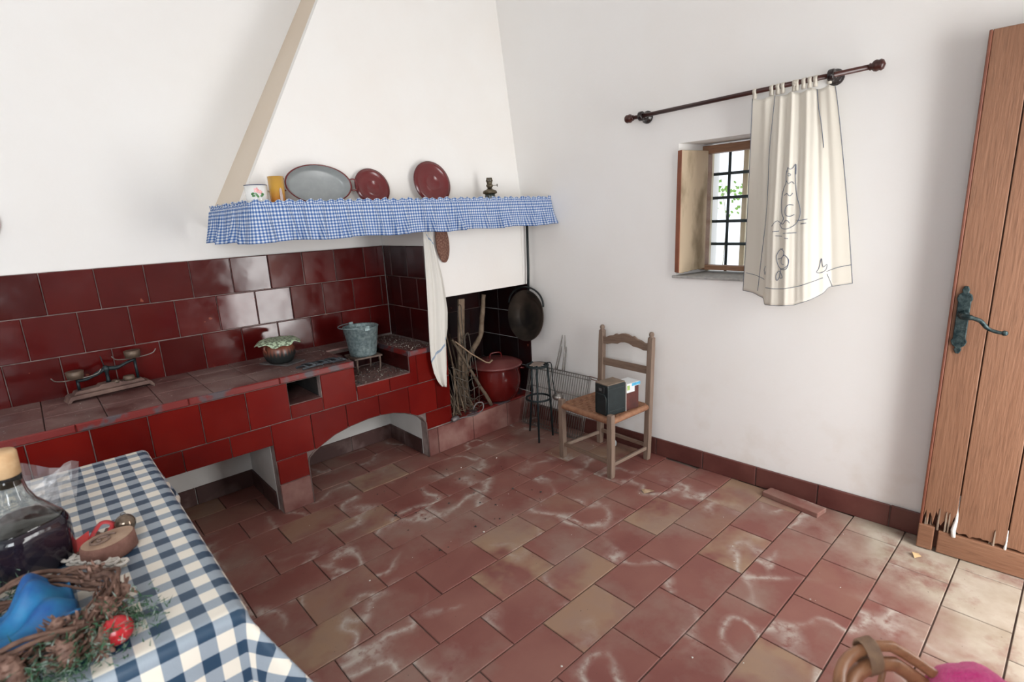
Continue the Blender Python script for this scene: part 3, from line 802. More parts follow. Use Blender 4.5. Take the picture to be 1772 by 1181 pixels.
# ================================================================== things on the mantel shelf
SZ = 1.6985
def FM(x, y, z, lean=0.0, rz=0.0):
    """frame whose +Z looks at the room (-Y), leaning back against the hood"""
    return Matrix.Translation((x, y, z)) @ Matrix.Rotation(rz, 4, 'Z') @ Matrix.Rotation(rad(90) - lean, 4, 'X')
mug = thing('enamel_mug', (0.925, 2.86, SZ), 'white enamel mug with a pink flower at the shelf end', 'mug')
T = Matrix.Translation((0.925, 2.86, SZ))
G().lathe([(0.0, 0), (0.044, 0), (0.047, 0.004), (0.0525, 0.108), (0.0500, 0.108), (0.045, 0.006), (0.0, 0.006)], 32, T).build('cup', ENAMEL_WHITE, mug)
G().tube(ring((0.925, 2.86, SZ + 0.108), 0.0515, 32), 0.0022, 8, True).build('rim', NAVY, mug)
G().tube([(0.925 + 0.04 * math.sin(a) + 0.05, 2.885 + 0.02, SZ + 0.055 + 0.035 * math.cos(a)) for a in [math.pi * k / 10 for k in range(11)]], 0.004, 8).build('handle', ENAMEL_WHITE, mug)
PINK = M('pink_petal', (0.72, 0.16, 0.19), (0.85, 0.42, 0.42), 0.3, 70)
GREEN = M('printed_leaf', (0.03, 0.14, 0.04), (0.08, 0.25, 0.06), 0.3, 70)
def decal(cx, cz, r, n, name, m, rot=0, elong=1.0):
    vs = []; 
    def on(dx, dz):
        a = math.atan2(-1, 0) + dx / 0.0515; rr = 0.0475 + (cz + dz) / 0.108 * 0.0054 + 0.0006
        return (0.925 + rr * math.cos(a), 2.86 + rr * math.sin(a), SZ + cz + dz)
    vs.append(on(cx, 0))
    for k in range(24):
        a = 2 * math.pi * k / 24
        rr = r * (0.78 + 0.22 * math.cos(n * a))
        dx, dz = rr * math.cos(a) * elong, rr * math.sin(a)
        vs.append(on(cx + dx * math.cos(rot) - dz * math.sin(rot), dx * math.sin(rot) + dz * math.cos(rot)))
    G().add(vs, [(0, k + 1, (k + 1) % 24 + 1) for k in range(24)]).build(name, m, mug)
decal(-0.014, 0.082, 0.014, 5, 'flower_print', PINK); decal(0.002, 0.074, 0.011, 5, 'flower_print', PINK)
for cx, cz, rt in ((-0.034, 0.066, 0.5), (-0.03, 0.056, 0.1), (-0.012, 0.055, -0.9), (0.008, 0.056, 0.6), (-0.018, 0.064, 2.4), (0.012, 0.064, -0.4)):
    decal(cx, cz, 0.0085, 2, 'leaf_print', GREEN, rt, 1.0)

glass = thing('amber_glass', (1.03, 2.87, SZ), 'tall amber yellow glass tumbler beside the flowered mug', 'glass')
def amber():
    t = NT('amber_glass'); z = t.xyz(t.obj())[2]
    col = t.mix(t.ramp(z, 0.0, 0.09), (0.62, 0.13, 0.015), (0.80, 0.44, 0.07))
    t.p(Base_Color=col, Roughness=0.08, Transmission_Weight=0.35, IOR=1.45)
    return t.m
G().lathe([(0.0, 0), (0.034, 0), (0.0355, 0.01), (0.0385, 0.152), (0.036, 0.152), (0.033, 0.012), (0.0, 0.012)], 32).build('tumbler', amber(), None, loc=(0, 0, 0)).matrix_basis = Matrix.Translation((1.03, 2.87, SZ))
o = bpy.data.objects['tumbler']; o.parent = glass; o.matrix_parent_inverse = Matrix(); o.matrix_basis = Matrix()
G().prism([(-0.006 + 0.007 * math.cos(a) if a < 3.2 else -0.006 + 0.007 * math.cos(a), (0.075 + 0.02 * math.sin(a)) if 0 < a < math.pi else 0.012) for a in [math.pi * k / 8 for k in range(9)]] , 'y', -0.0395, -0.036, M=Matrix.Translation((1.04, 2.87, SZ))).build('moulded_arch', M('amber_dark', (0.16, 0.045, 0.01), None, 0.15), glass)

oval = thing('oval_roasting_pan', (1.275, 2.93, SZ), 'oval grey enamel roasting pan with dark red rim propped on the shelf', 'pan')
Mo = FM(1.275, 2.955, SZ + 0.108, rad(13))
def oval_prof(pr): return [(x, z) for x, z in pr]
gi = G(); gb = G()
SC = Matrix.Diagonal((1.72, 1.0, 1.0, 1.0))
gi.lathe([(0.0, 0.004), (0.084, 0.004), (0.092, 0.010), (0.1035, 0.046)], 48, Mo @ SC, caps=False).build('inside', ENAMEL_GREY, oval)
gb.lathe([(0.0, 0.0), (0.086, 0.0), (0.095, 0.008), (0.107, 0.045), (0.109, 0.047), (0.1045, 0.0485), (0.1035, 0.046)], 48, Mo @ SC, caps=False).build('body', ENAMEL_MAROON, oval)
for s in (-1, 1):
    G().tube([Mo @ Vector(p) for p in smooth_path(((s * 0.184, 0.030, 0.038), (s * 0.213, 0.030, 0.040), (s * 0.217, 0.0, 0.040), (s * 0.213, -0.030, 0.040), (s * 0.184, -0.030, 0.038)), 4)], 0.0045, 8).build('handle', ENAMEL_MAROON, oval)
def lid(name, x, r, lean, label, y):
    L = thing(name, (x, y, SZ), label, 'lid')
    Ml = FM(x, y, SZ + r * math.cos(lean), lean)
    G().lathe([(0.0, 0.010), (r * 0.33, 0.010), (r * 0.36, 0.014), (r * 0.40, 0.010), (r * 0.80, 0.013), (r * 0.86, 0.020), (r * 0.90, 0.012), (r * 0.99, 0.010), (r, 0.006), (r * 0.99, 0.002), (r * 0.9, 0.004), (0, 0.002)], 48, Ml, caps=False).build('disc', ENAMEL_MAROON, L)
    G().tube([Ml @ p for p in ring((0, 0, 0.0065), r * 0.998, 48)], 0.003, 6, True).build('rim', M('dark_red_rim', (0.07, 0.008, 0.01), None, 0.3), L)
    return L
lid('small_pan_lid', 1.622, 0.110, rad(15), 'smaller maroon enamel lid propped behind the oval pan', 2.975)
lid('large_pan_lid', 2.045, 0.136, rad(12), 'larger maroon enamel lid standing alone on the shelf', 2.965)
lamp = thing('oil_lamp', (2.45, 2.87, SZ), 'small tarnished brass oil lamp without its chimney on the shelf', 'lamp')
BRASS = M('tarnished_brass', (0.085, 0.070, 0.045), (0.16, 0.13, 0.09), 0.4, 40, 0.7)
T = Matrix.Translation((2.45, 2.87, SZ))
G().lathe([(0, 0), (0.034, 0), (0.036, 0.006), (0.032, 0.02), (0.036, 0.042), (0.034, 0.055)], 24, T).build('font', M('lamp_glass_dark', (0.03, 0.045, 0.045), (0.06, 0.07, 0.065), 0.15, 20), lamp)
G().lathe([(0.034, 0.055), (0.048, 0.060), (0.050, 0.066), (0.044, 0.078), (0.022, 0.086), (0.018, 0.092)], 24, T).build('collar', BRASS, lamp)
gb = G().lathe([(0.014, 0.092), (0.016, 0.098), (0.022, 0.104), (0.024, 0.116), (0.017, 0.120), (0.019, 0.128), (0.021, 0.14)], 20, T)
for k in range(8):
    a = 2 * math.pi * k / 8; gb.tube([(2.45 + 0.020 * math.cos(a), 2.87 + 0.020 * math.sin(a), SZ + 0.138), (2.45 + 0.014 * math.cos(a), 2.87 + 0.014 * math.sin(a), SZ + 0.162)], 0.0045, 5)
gb.build('burner', BRASS, lamp)
gk = G().tube([(2.465, 2.862, SZ + 0.112), (2.495, 2.845, SZ + 0.112)], 0.002, 6).lathe([(0.009, 0), (0.009, 0.003)], 14, Matrix.Translation((2.495, 2.845, SZ + 0.112)) @ Matrix.Rotation(rad(60), 4, 'Z') @ Matrix.Rotation(rad(90), 4, 'X'))
gk.build('wick_knob', BRASS, lamp)
plate = thing('wall_plate', (-0.145, 3.545, 1.59), 'pale decorative plate hung on the back wall at the picture edge', 'plate')
Mp = FM(-0.142, 3.548, 1.692)
G().lathe([(0, 0.004), (0.06, 0.004), (0.07, 0.010), (0.108, 0.020), (0.110, 0.022), (0.107, 0.024), (0.07, 0.014), (0.06, 0.008), (0, 0.008)], 40, Mp, caps=False).build('dish', M('glazed_white', (0.74, 0.73, 0.71), None, 0.15), plate)
G().tube([Mp @ p for p in ring((0, 0, 0.0225), 0.1085, 40)], 0.002, 6, True).build('rim', M('rose_rim', (0.55, 0.22, 0.24), (0.75, 0.6, 0.58), 0.3, 60), plate)

# ================================================================== on the counter
# balance scale
sca = thing('balance_scale', (0.22, 3.42, 0.797), 'old rusty two-armed balance scale on the counter', 'scale')
RUST = M('rusty_scale_base', (0.20, 0.125, 0.10), (0.115, 0.065, 0.055), 0.8, 16, bump=0.3)
SM_ = Matrix.Translation((0.225, 3.405, 0.797)) @ Matrix.Rotation(rad(7), 4, 'Z')
prof = [(-0.19, 0), (-0.175, 0.0), (-0.165, 0.012), (0.165, 0.012), (0.175, 0.0), (0.19, 0), (0.178, 0.025), (0.168, 0.032), (-0.168, 0.032), (-0.178, 0.025)]
G().prism(prof, 'y', -0.05, 0.05, M=SM_).build('base_plate', RUST, sca, 0.004)
G().prism([(-0.155, 0.032), (0.155, 0.032), (0.145, 0.048), (0.05, 0.052), (0.04, 0.060), (-0.04, 0.060), (-0.05, 0.052), (-0.145, 0.048)], 'y', -0.032, 0.032, M=SM_).build('base_top', RUST, sca, 0.004)
G().tube([SM_ @ Vector((x, 0, z)) for x, z in [(p.x, p.z) for p in smooth_path(((-0.125, 0, 0.098), (-0.09, 0, 0.096), (-0.045, 0, 0.112), (0, 0, 0.130), (0.05, 0, 0.126), (0.095, 0, 0.142), (0.13, 0, 0.150)), 4)]], [0.008] * 8 + [0.011] * 9 + [0.008] * 8, 8).build('beam', IRON_BLUE, sca)
gp = G().lathe([(0.013, 0.058), (0.009, 0.075), (0.008, 0.11), (0.016, 0.125), (0.016, 0.138), (0.006, 0.148)], 14, SM_).tube([SM_ @ Vector((-0.005, 0, 0.14)), SM_ @ Vector((-0.012, 0, 0.20))], 0.0025, 6)
gp.build('pivot', IRON_BLUE, sca)
for x, z in ((-0.125, 0.098), (0.13, 0.150)):
    G().tube([SM_ @ Vector((x, 0, 0.045)), SM_ @ Vector((x, 0, z + 0.005))], 0.007, 8).build('post', IRON_BLUE, sca)
    ar = G()
    for s in (-1, 1):
        ar.tube([SM_ @ p for p in smooth_path(((x, 0, z + 0.01), (x + s * 0.045, -0.01, z + 0.012), (x + s * 0.085, -0.02, z + 0.022), (x + s * 0.10, -0.025, z + 0.042)), 4)], 0.0028, 6)
    ar.build('pan_arm', STEELWIRE, sca)
    G().lathe([(0.0, 0), (0.034, 0), (0.038, 0.036), (0.034, 0.038), (0.0, 0.034)], 22, SM_ @ Matrix.Translation((x - 0.002, 0.01, z + 0.012))).build('cup', M('dull_brass_weight', (0.17, 0.12, 0.085), (0.11, 0.08, 0.06), 0.5, 20, 0.4), sca)
for x, r, h_ in ((0.085, 0.026, 0.024), (0.03, 0.014, 0.014), (0.01, 0.010, 0.01)):
    w_ = G().lathe([(0, 0), (r, 0), (r * 1.05, h_ * 0.5), (r * 0.95, h_), (0, h_)], 18, SM_ @ Matrix.Translation((x, -0.02, 0.0515)))
    w_.build('weight', MATS['dull_brass_weight'], sca)
# clay jar with a doily lid
def jarmat():
    t = NT('ribbed_clay_glaze'); P = t.obj(); X = t.xyz(P)
    ang = t.math('ARCTAN2', X[1], X[0])
    st = t.math('MULTIPLY', t.math('SINE', t.math('MULTIPLY', ang, 26.0)), 0.012)
    k = t.ramp(t.math('ADD', X[2], st), 0.055, 0.095)
    col = t.mix(k, (0.018, 0.022, 0.022), (0.20, 0.062, 0.035))
    t.p(Base_Color=col, Roughness=0.3)
    return t.m
JX, JY, CZ = 1.050, 3.262, 0.797
slate = tag(G().prism([(0.950, 3.345), (1.045, 3.150), (1.175, 3.205), (1.08, 3.40)], 'z', CZ, CZ + 0.008).build('slate_tile', M('grey_slate', (0.075, 0.07, 0.072), (0.13, 0.115, 0.112), 0.6, 15), bevel=0.002), 'thin grey slate tile under the clay jar', 'tile')
jar = thing('clay_jar', (JX, JY, CZ + 0.008), 'ribbed brown clay jar standing on a slate tile', 'jar')
o = G().lathe([(0, 0), (0.058, 0.0), (0.075, 0.018), (0.088, 0.050), (0.088, 0.080), (0.078, 0.108), (0.064, 0.124), (0.066, 0.140), (0.060, 0.141), (0.056, 0.125), (0, 0.12)], 52, None, caps=False, rfun=lambda a, z: 1 + (0.028 * math.cos(26 * a) if 0.01 < z < 0.105 else 0)).build('body', jarmat(), None, loc=(0, 0, 0))
o.parent = jar
G().tube([Vector((JX, JY, CZ)) + Vector(p) for p in smooth_path(((-0.058, -0.02, 0.135), (-0.088, -0.035, 0.128), (-0.095, -0.038, 0.105), (-0.082, -0.03, 0.085)), 4)], 0.007, 8).build('handle', M('clay_handle', (0.16, 0.05, 0.03), None, 0.35), jar)
def doily(u, v):
    a = 2 * math.pi * u; r = 0.126 * v
    sc_ = 1 + 0.05 * math.cos(9 * a) * v
    droop = max(0, v - 0.55)
    z = 0.152 - droop ** 2 * 0.11 * (0.6 + 0.7 * math.cos(2 * a + 0.6) ** 2) - 0.012 * droop * math.cos(9 * a)
    return (JX + r * sc_ * math.cos(a), JY + r * sc_ * math.sin(a), CZ + z)
def lace():
    t = NT('mint_lace'); P = t.obj()
    h_ = t.ramp(t.noise(P, 55, 2), 0.50, 0.53)
    t.p(Base_Color=t.mix(h_, (0.50, 0.62, 0.44), (0.16, 0.20, 0.13)), Roughness=0.6)
    return t.m
tag(G().grid(doily, 72, 14).build('doily', lace(), solid=0.003), 'mint green lacy doily laid over the clay jar', 'doily')
# burner grate lying on the counter
gr = thing('iron_grate', (1.18, 3.03, CZ), 'flat dark grey iron grate lying at the counter edge', 'grate')
SLATEIRON = M('grey_iron', (0.035, 0.042, 0.05), (0.075, 0.085, 0.095), 0.55, 25, 0.3, 0.3)
for k in range(7):
    x = 1.065 + k * 0.036; dz = 0.008 + 0.006 * (k % 2)
    G().tube([(x, 3.055 + 0.01 * (k % 3), CZ + dz), (x + 0.03, 3.02, CZ + dz + 0.012), (x + 0.055, 2.985, CZ + dz)], 0.008, 6, flat=0.6).build('bar', SLATEIRON, gr)
for q in ((2.99, 1.075, 1.34), (3.05, 1.06, 1.31)):
    G().tube([(q[1], q[0], CZ + 0.007), ((q[1] + q[2]) / 2, q[0] + 0.012, CZ + 0.012), (q[2], q[0] + 0.004, CZ + 0.007)], 0.007, 6).build('rail', SLATEIRON, gr)
# bucket on a trivet in the hob recess
BX, BY, BZ = 1.575, 3.235, 0.748
tr = thing('iron_trivet', (BX, BY, 0.634), 'low rusty iron trivet holding the zinc bucket', 'trivet')
RUSTY = M('rusty_iron', (0.10, 0.065, 0.05), (0.19, 0.14, 0.115), 0.75, 25, 0.2)
G().prism([(BX - 0.105, BY - 0.085), (BX + 0.085, BY - 0.10), (BX + 0.10, BY + 0.09), (BX - 0.09, BY + 0.10)], 'z', BZ - 0.012, BZ - 0.001).build('top_plate', RUSTY, tr, 0.002)
for dx, dy in ((-0.085, -0.07), (0.07, -0.085), (0.08, 0.07), (-0.07, 0.08)):
    G().tube([(BX + dx, BY + dy, BZ - 0.01), (BX + dx * 1.02, BY + dy * 1.02, 0.69), (BX + dx * 0.95, BY + dy * 0.95, 0.6345)], [0.009, 0.007, 0.006], 6).build('leg', RUSTY, tr)
bk = thing('zinc_bucket', (BX, BY, BZ), 'small galvanised zinc bucket in the hob recess', 'bucket')
T = Matrix.Translation((BX, BY, BZ))
G().lathe([(0, 0.008), (0.080, 0.008), (0.081, 0), (0.085, 0), (0.086, 0.012), (0.088, 0.018), (0.1125, 0.186), (0.117, 0.190), (0.114, 0.194), (0.110, 0.188), (0.084, 0.016), (0, 0.014)], 40, T, caps=False).build('pail', ZINC, bk)
hd = [Vector((BX, BY, BZ + 0.190)) + Vector((-0.02 - 0.125 * math.sin(a), -0.118 * math.cos(a), 0.010 + 0.0 * a)) for a in [math.pi * k / 16 for k in range(17)]]
G().tube(hd, 0.0035, 8).build('bail_handle', ZINC, bk)
for s in (-1, 1):
    G().prism([(-0.018, 0), (0.018, 0), (0.012, 0.03), (-0.012, 0.03)], 'y', -0.003, 0.003, M=Matrix.Translation((BX - 0.01, BY + s * 0.115, BZ + 0.178))).build('ear', ZINC, bk)
# ash and cinders
def scatter(name, n, reg, zf, rmin, rmax, m, label, cat='debris', seed=1):
    r_ = random.Random(seed); g_ = G()
    for k in range(n):
        x, y = r_.uniform(reg[0], reg[1]), r_.uniform(reg[2], reg[3]); r = r_.uniform(rmin, rmax) * (0.6 + r_.random() ** 3)
        z = zf + r * 0.4
        p = [(x + r * r_.uniform(.6, 1.2), y, z), (x, y + r * r_.uniform(.6, 1.2), z), (x - r * r_.uniform(.6, 1.2), y, z), (x, y - r * r_.uniform(.6, 1.2), z), (x, y, z + r * 0.7), (x, y, z - r * 0.4)]
        g_.add(p, [(0, 1, 4), (1, 2, 4), (2, 3, 4), (3, 0, 4), (1, 0, 5), (2, 1, 5), (3, 2, 5), (0, 3, 5)])
    return tag(g_.build(name, m), label, cat, kind='stuff')
ASH = M('ash_bits', (0.10, 0.085, 0.075), (0.42, 0.38, 0.33), 0.9, 90, lo=0.4, hi=0.6)
COALM = M('cinder', (0.02, 0.018, 0.017), (0.06, 0.05, 0.045), 0.9, 60)
scatter('ash', 260, (1.38, 1.74, 2.96, 3.34), 0.634, 0.002, 0.006, ASH, 'pale ash crumbs strewn in the hob recess', seed=1)
scatter('cinders', 60, (1.38, 1.74, 2.96, 3.34), 0.634, 0.003, 0.010, COALM, 'black cinders strewn in the hob recess', seed=2)
scatter('ash', 330, (1.755, 1.95, 2.96, 3.52), 0.776, 0.002, 0.006, ASH, 'ash and grit covering the raised block beside the hob', seed=3)
scatter('crumbs', 150, (0.95, 1.35, 2.96, 3.5), CZ, 0.0015, 0.004, ASH, 'grit scattered round the clay jar on the counter', seed=4)
scatter('crumbs', 110, (-0.4, 0.9, 2.96, 3.5), CZ, 0.001, 0.003, ASH, 'fine pale dust specks along the left counter', seed=5)
scatter('floor_dirt', 60, (1.2, 2.1, 1.9, 2.8), 0.0, 0.003, 0.008, COALM, 'black crumbs of charcoal on the floor before the arch', seed=6)
scatter('floor_grit', 60, (0.7, 2.8, 0.4, 2.8), 0.0, 0.002, 0.005, M('pale_grit', (0.6, 0.57, 0.52), None, 0.8), 'tiny pale plaster crumbs across the floor', seed=8)

# ================================================================== towel, cork pad, frying pan
TW = [(0.0, 1.905, 1.958, 0.0), (0.08, 1.905, 1.972, 0.0), (0.2, 1.903, 2.000, 0.0), (0.35, 1.898, 2.035, 0), (0.5, 1.893, 2.052, 0), (0.62, 1.888, 2.046, 0), (0.72, 1.886, 2.030, 0), (0.82, 1.888, 2.024, 0), (0.9, 1.904, 2.018, 0), (0.96, 1.930, 2.006, 0), (1.0, 1.962, 1.985, 0)]
def towelmat():
    t = NT('linen_towel'); uv = t.n('ShaderNodeUVMap').outputs[0]; X = t.xyz(uv)
    s1 = t.math('LESS_THAN', t.math('ABSOLUTE', t.math('SUBTRACT', t.math('ADD', X[1], t.math('MULTIPLY', X[0], -0.12)), 0.175)), 0.008)
    s2 = t.math('LESS_THAN', t.math('ABSOLUTE', t.math('SUBTRACT', t.math('ADD', X[1], t.math('MULTIPLY', X[0], 0.10)), 0.95)), 0.006)
    s2 = t.math('MULTIPLY', s2, t.math('GREATER_THAN', X[0], 0.3))
    col = t.mix(t.math('MAXIMUM', s1, s2), (0.72, 0.70, 0.65), (0.24, 0.33, 0.45))
    col = t.mix(t.math('MULTIPLY', t.noise(t.pos(), 9, 4), 0.25), col, (0.60, 0.57, 0.52))
    t.p(Base_Color=col, Roughness=0.9, Specular_IOR_Level=0.15); t.bump(t.noise(t.stretch(uv, (500, 1500, 1)), 1, 2), 0.2, 0.001)
    return t.m
def towel(u, v):
    xl = interp([(a, b) for a, b, c, d in TW], v); xr = interp([(a, c) for a, b, c, d in TW], v)
    w_ = xr - xl
    y = 2.915 - 0.012 * math.sin(u * 9 + 0.7 + v * 1.5) * min(1, 0.4 + v) - 0.022 * math.sin(math.pi * u) - 0.004 * math.sin(u * 23 + v * 4)
    return (xl + w_ * u, y, lerp(1.60, 0.488, v))
tw = tag(G().grid(towel, 36, 60, lambda u, v: (u, 1 - v)).build('dish_towel', towelmat(), solid=0.004), 'long off-white dish towel with blue stripes hanging from the hood', 'towel')
def towel2(u, v):
    xr = interp([(0, 1.965), (0.45, 2.045), (0.75, 2.072), (0.9, 2.062), (1, 2.045)], v)
    return (lerp(1.94, xr, u), 2.937 - 0.006 * math.sin(u * 7 + v * 3), lerp(1.59, 0.80 + 0.05 * (1 - u), v))
G().grid(towel2, 12, 30, lambda u, v: (u * 0.2, 0.5)).build('back_fold', towelmat(), tw, solid=0.004)
def corkmat():
    t = NT('brown_cork'); P = t.obj()
    c = t.mix(t.ramp(t.noise(P, 90, 3), 0.4, 0.65), (0.13, 0.055, 0.038), (0.26, 0.14, 0.10))
    t.p(Base_Color=c, Roughness=0.9); t.bump(t.noise(P, 120, 3), 0.6, 0.004)
    return t.m
tag(G().lathe([(0, -0.011), (0.9, -0.011), (1.0, -0.004), (1.0, 0.004), (0.9, 0.011), (0, 0.011)], 32, FM(2.068, 2.932, 1.455, 0, 0) @ Matrix.Rotation(rad(4), 4, 'Z') @ Matrix.Diagonal((0.052, 0.135, 1, 1))).build('cork_pad', corkmat()), 'brown speckled oval cork pad hanging beside the towel', 'pad')

pan = thing('frying_pan', (2.80, 2.90, 0.64), 'black iron pan with a hoop handle hung by the fireplace', 'pan')
PM = Matrix.Translation((2.837, 2.915, 0.845)) @ Matrix.Rotation(rad(-90) , 4, 'Y') @ Matrix.Rotation(rad(6), 4, 'Y')
PANM = M('old_iron_pan', (0.022, 0.020, 0.019), (0.12, 0.09, 0.07), 0.42, 3.5, 0.35)
G().lathe([(0, 0.0), (0.115, 0.0), (0.125, 0.006), (0.194, 0.058), (0.198, 0.060), (0.194, 0.062), (0.122, 0.012), (0.112, 0.006), (0, 0.006)], 48, PM, caps=False).build('bowl', PANM, pan)
G().tube([PM @ Vector((0.085 + 0.135 * math.sin(a) * 1.0, 0.190 * math.cos(a), 0.062)) for a in [math.pi * k / 18 for k in range(19)]], 0.007, 8).build('hoop_handle', IRON, pan)
G().tube([(2.812, 2.908, 1.02), (2.826, 2.912, 1.2), (2.832, 2.912, 1.655)], 0.0095, 8).build('hanging_bar', IRON, pan)

# ================================================================== in the fireplace
pot = thing('enamel_stockpot', (2.60, 3.085, 0.204), 'large red enamel stockpot with lid standing on the hearth', 'pot')
T = Matrix.Translation((2.60, 3.085, 0.2045))
G().lathe([(0, 0.0), (0.135, 0.0), (0.150, 0.012), (0.178, 0.070), (0.192, 0.135), (0.190, 0.190), (0.178, 0.245), (0.176, 0.268), (0.180, 0.272), (0.170, 0.272), (0.170, 0.25), (0, 0.24)], 48, T, caps=False).build('body', ENAMEL_RED, pot)
lidp = G().lathe([(0.178, 0.262), (0.204, 0.268), (0.207, 0.276), (0.200, 0.284), (0.178, 0.290), (0.165, 0.300), (0.120, 0.310), (0.105, 0.318), (0.05, 0.322), (0, 0.322)], 48, T, caps=False).build('lid', ENAMEL_LID, pot)
G().tube([T @ p for p in smooth_path(((-0.045, 0.015, 0.320), (-0.045, 0.015, 0.345), (-0.028, 0.01, 0.362), (0.028, -0.01, 0.362), (0.045, -0.015, 0.345), (0.045, -0.015, 0.320)), 4)], 0.0065, 8).build('lid_handle', ENAMEL_RED, lidp)
for a in (rad(-20), rad(160)):
    R2 = T @ Matrix.Rotation(a, 4, 'Z')
    G().tube([R2 @ p for p in smooth_path(((0.182, -0.045, 0.225), (0.215, -0.045, 0.22), (0.225, 0, 0.215), (0.215, 0.045, 0.22), (0.182, 0.045, 0.225)), 4)], 0.007, 8).build('handle', ENAMEL_RED, pot)

STICK = M('dry_stick', (0.12, 0.082, 0.052), (0.20, 0.145, 0.1), 0.85, 20, bump=0.3, rnd=0.4)
STICK_D = M('dark_stick', (0.05, 0.035, 0.025), (0.10, 0.07, 0.05), 0.9, 20, bump=0.3, rnd=0.3)
def stick(pts, r0, r1, label, m=STICK, group=None, name='firewood_stick'):
    P = smooth_path(pts, 4); n = len(P); r_ = random.Random(int(pts[0][0] * 1e4))
    P = [p + Vector((r_.uniform(-1, 1), r_.uniform(-1, 1), 0)) * 0.002 for p in P]
    o = G().tube(P, [lerp(r0, r1, k / (n - 1)) * r_.uniform(0.9, 1.1) for k in range(n)], 7).build(name, m)
    return tag(o, label, 'stick', group)
stick(((2.40, 3.24, 0.206), (2.385, 3.19, 0.50), (2.42, 3.13, 0.63), (2.49, 3.12, 0.72), (2.515, 3.12, 0.85), (2.545, 3.12, 1.03)), 0.024, 0.017, 'thick forked branch leaning behind the red stockpot', STICK)
tag(G().box(2.27, 2.325, 3.165, 3.18, 0.206, 1.02, M=Matrix.Translation((2.3, 3.17, 0.2)) @ Matrix.Rotation(rad(5), 4, 'Y') @ Matrix.Translation((-2.3, -3.17, -0.2))).build('firewood_board', STICK), 'flat brown kindling board standing in the fireplace', 'board')
stick(((2.44, 2.975, 0.206), (2.33, 3.0, 0.43), (2.20, 3.04, 0.70), (2.17, 3.05, 0.76)), 0.014, 0.009, 'straight brown stick slanting in front of the kindling', STICK)
k = 0
for x0, y0, x1, y1, zt, rr in ((2.10, 3.05, 2.15, 3.22, 0.72, 0.009), (2.12, 3.12, 2.21, 3.28, 0.85, 0.011), (2.16, 3.02, 2.12, 3.20, 0.66, 0.007), (2.19, 3.06, 2.26, 3.25, 0.80, 0.008), (2.23, 3.04, 2.20, 3.22, 0.60, 0.007), (2.26, 3.10, 2.33, 3.3, 0.74, 0.01), (2.14, 3.18, 2.19, 3.33, 0.95, 0.012), (2.30, 3.05, 2.36, 3.28, 0.66, 0.006), (2.21, 3.16, 2.16, 3.34, 0.88, 0.009), (2.09, 2.99, 2.20, 3.10, 0.56, 0.006), (2.34, 3.12, 2.30, 3.30, 0.58, 0.008), (2.28, 3.00, 2.24, 3.15, 0.52, 0.005)):
    stick(((x0, y0, 0.2065), ((x0 + x1) / 2 + 0.012, (y0 + y1) / 2, 0.2 + (zt - 0.2) * 0.5), (x1, y1, zt)), rr, rr * 0.6, 'thin dry stick in the bundle of kindling beside the pot', STICK if k % 2 else STICK_D, 'kindling sticks in the fireplace'); k += 1
for q in range(9):
    a_ = rng.uniform(2.09, 2.36); b_ = a_ + rng.uniform(-0.16, 0.16); b_ = min(max(b_, 2.09), 2.40)
    stick(((a_, rng.uniform(2.97, 3.05), 0.2065), ((a_ + b_) / 2, 3.06, 0.36), (b_, rng.uniform(3.06, 3.2), rng.uniform(0.42, 0.62))), 0.0045, 0.002, 'slender pale twig among the kindling sticks on the hearth', STICK, 'slender twigs in the fireplace', 'firewood_twig')
# feathery dry sprig
sp = G().tube([(2.30, 3.16, 0.206), (2.315, 3.15, 0.5), (2.345, 3.14, 0.74)], 0.004, 5)
for q in range(14):
    z = 0.5 + q * 0.018; s = 1 if q % 2 else -1
    sp.tube([(2.315 + (z - 0.5) * 0.12, 3.15, z), (2.315 + (z - 0.5) * 0.12 + s * 0.035, 3.14, z + 0.03)], [0.003, 0.001], 4)
tag(sp.build('dry_sprig', STICK_D), 'feathery dry sprig standing among the kindling', 'sprig')
# wire toasting racks among the sticks
DULLWIRE = M('dull_wire', (0.13, 0.115, 0.095), (0.065, 0.05, 0.04), 0.5, 14, 0.6)
wr = thing('toasting_rack', (2.25, 3.0, 0.206), 'bent wire toasting rack leaning against the kindling', 'rack')
hk = [Vector((2.262, 3.06, 0.70)), Vector((2.258, 3.07, 0.90)), Vector((2.26, 3.07, 0.975)), Vector((2.275, 3.07, 0.995)), Vector((2.288, 3.07, 0.975)), Vector((2.285, 3.07, 0.88)), Vector((2.283, 3.05, 0.60))]
G().tube(smooth_path(hk, 5), 0.0035, 6).build('hook', DULLWIRE, wr)
for j, (dx, dz) in enumerate(((0, 0), (0.035, -0.13))):
    G().tube(smooth_path([Vector((2.25 + dx, 2.99, 0.52 + dz)), Vector((2.265 + dx, 3.02, 0.68 + dz)), Vector((2.275 + dx, 3.03, 0.76 + dz)), Vector((2.295 + dx, 3.03, 0.785 + dz)), Vector((2.312 + dx, 3.03, 0.76 + dz)), Vector((2.31 + dx, 3.0, 0.55 + dz))], 5), 0.003, 6).build('wire_loop', DULLWIRE, wr)
for j in range(5):
    z = 0.58 - j * 0.075; x = 2.10 + j * 0.025
    G().tube([(x, 2.985 - 0.0 * j, z), (x + 0.11, 2.978, z - 0.065), (x + 0.135, 2.975, z - 0.05), (x + 0.20, 2.972, z - 0.045)], 0.003, 6).build('wire_cross', DULLWIRE, wr)
for j in range(6):
    x = 2.10 + 0.045 * j
    G().tube([(x, 3.0, 0.56 - 0.02 * j), (x + 0.005, 2.975, 0.38), (x - 0.01, 2.965, 0.206)], 0.0028, 6).build('wire_upright', DULLWIRE, wr)
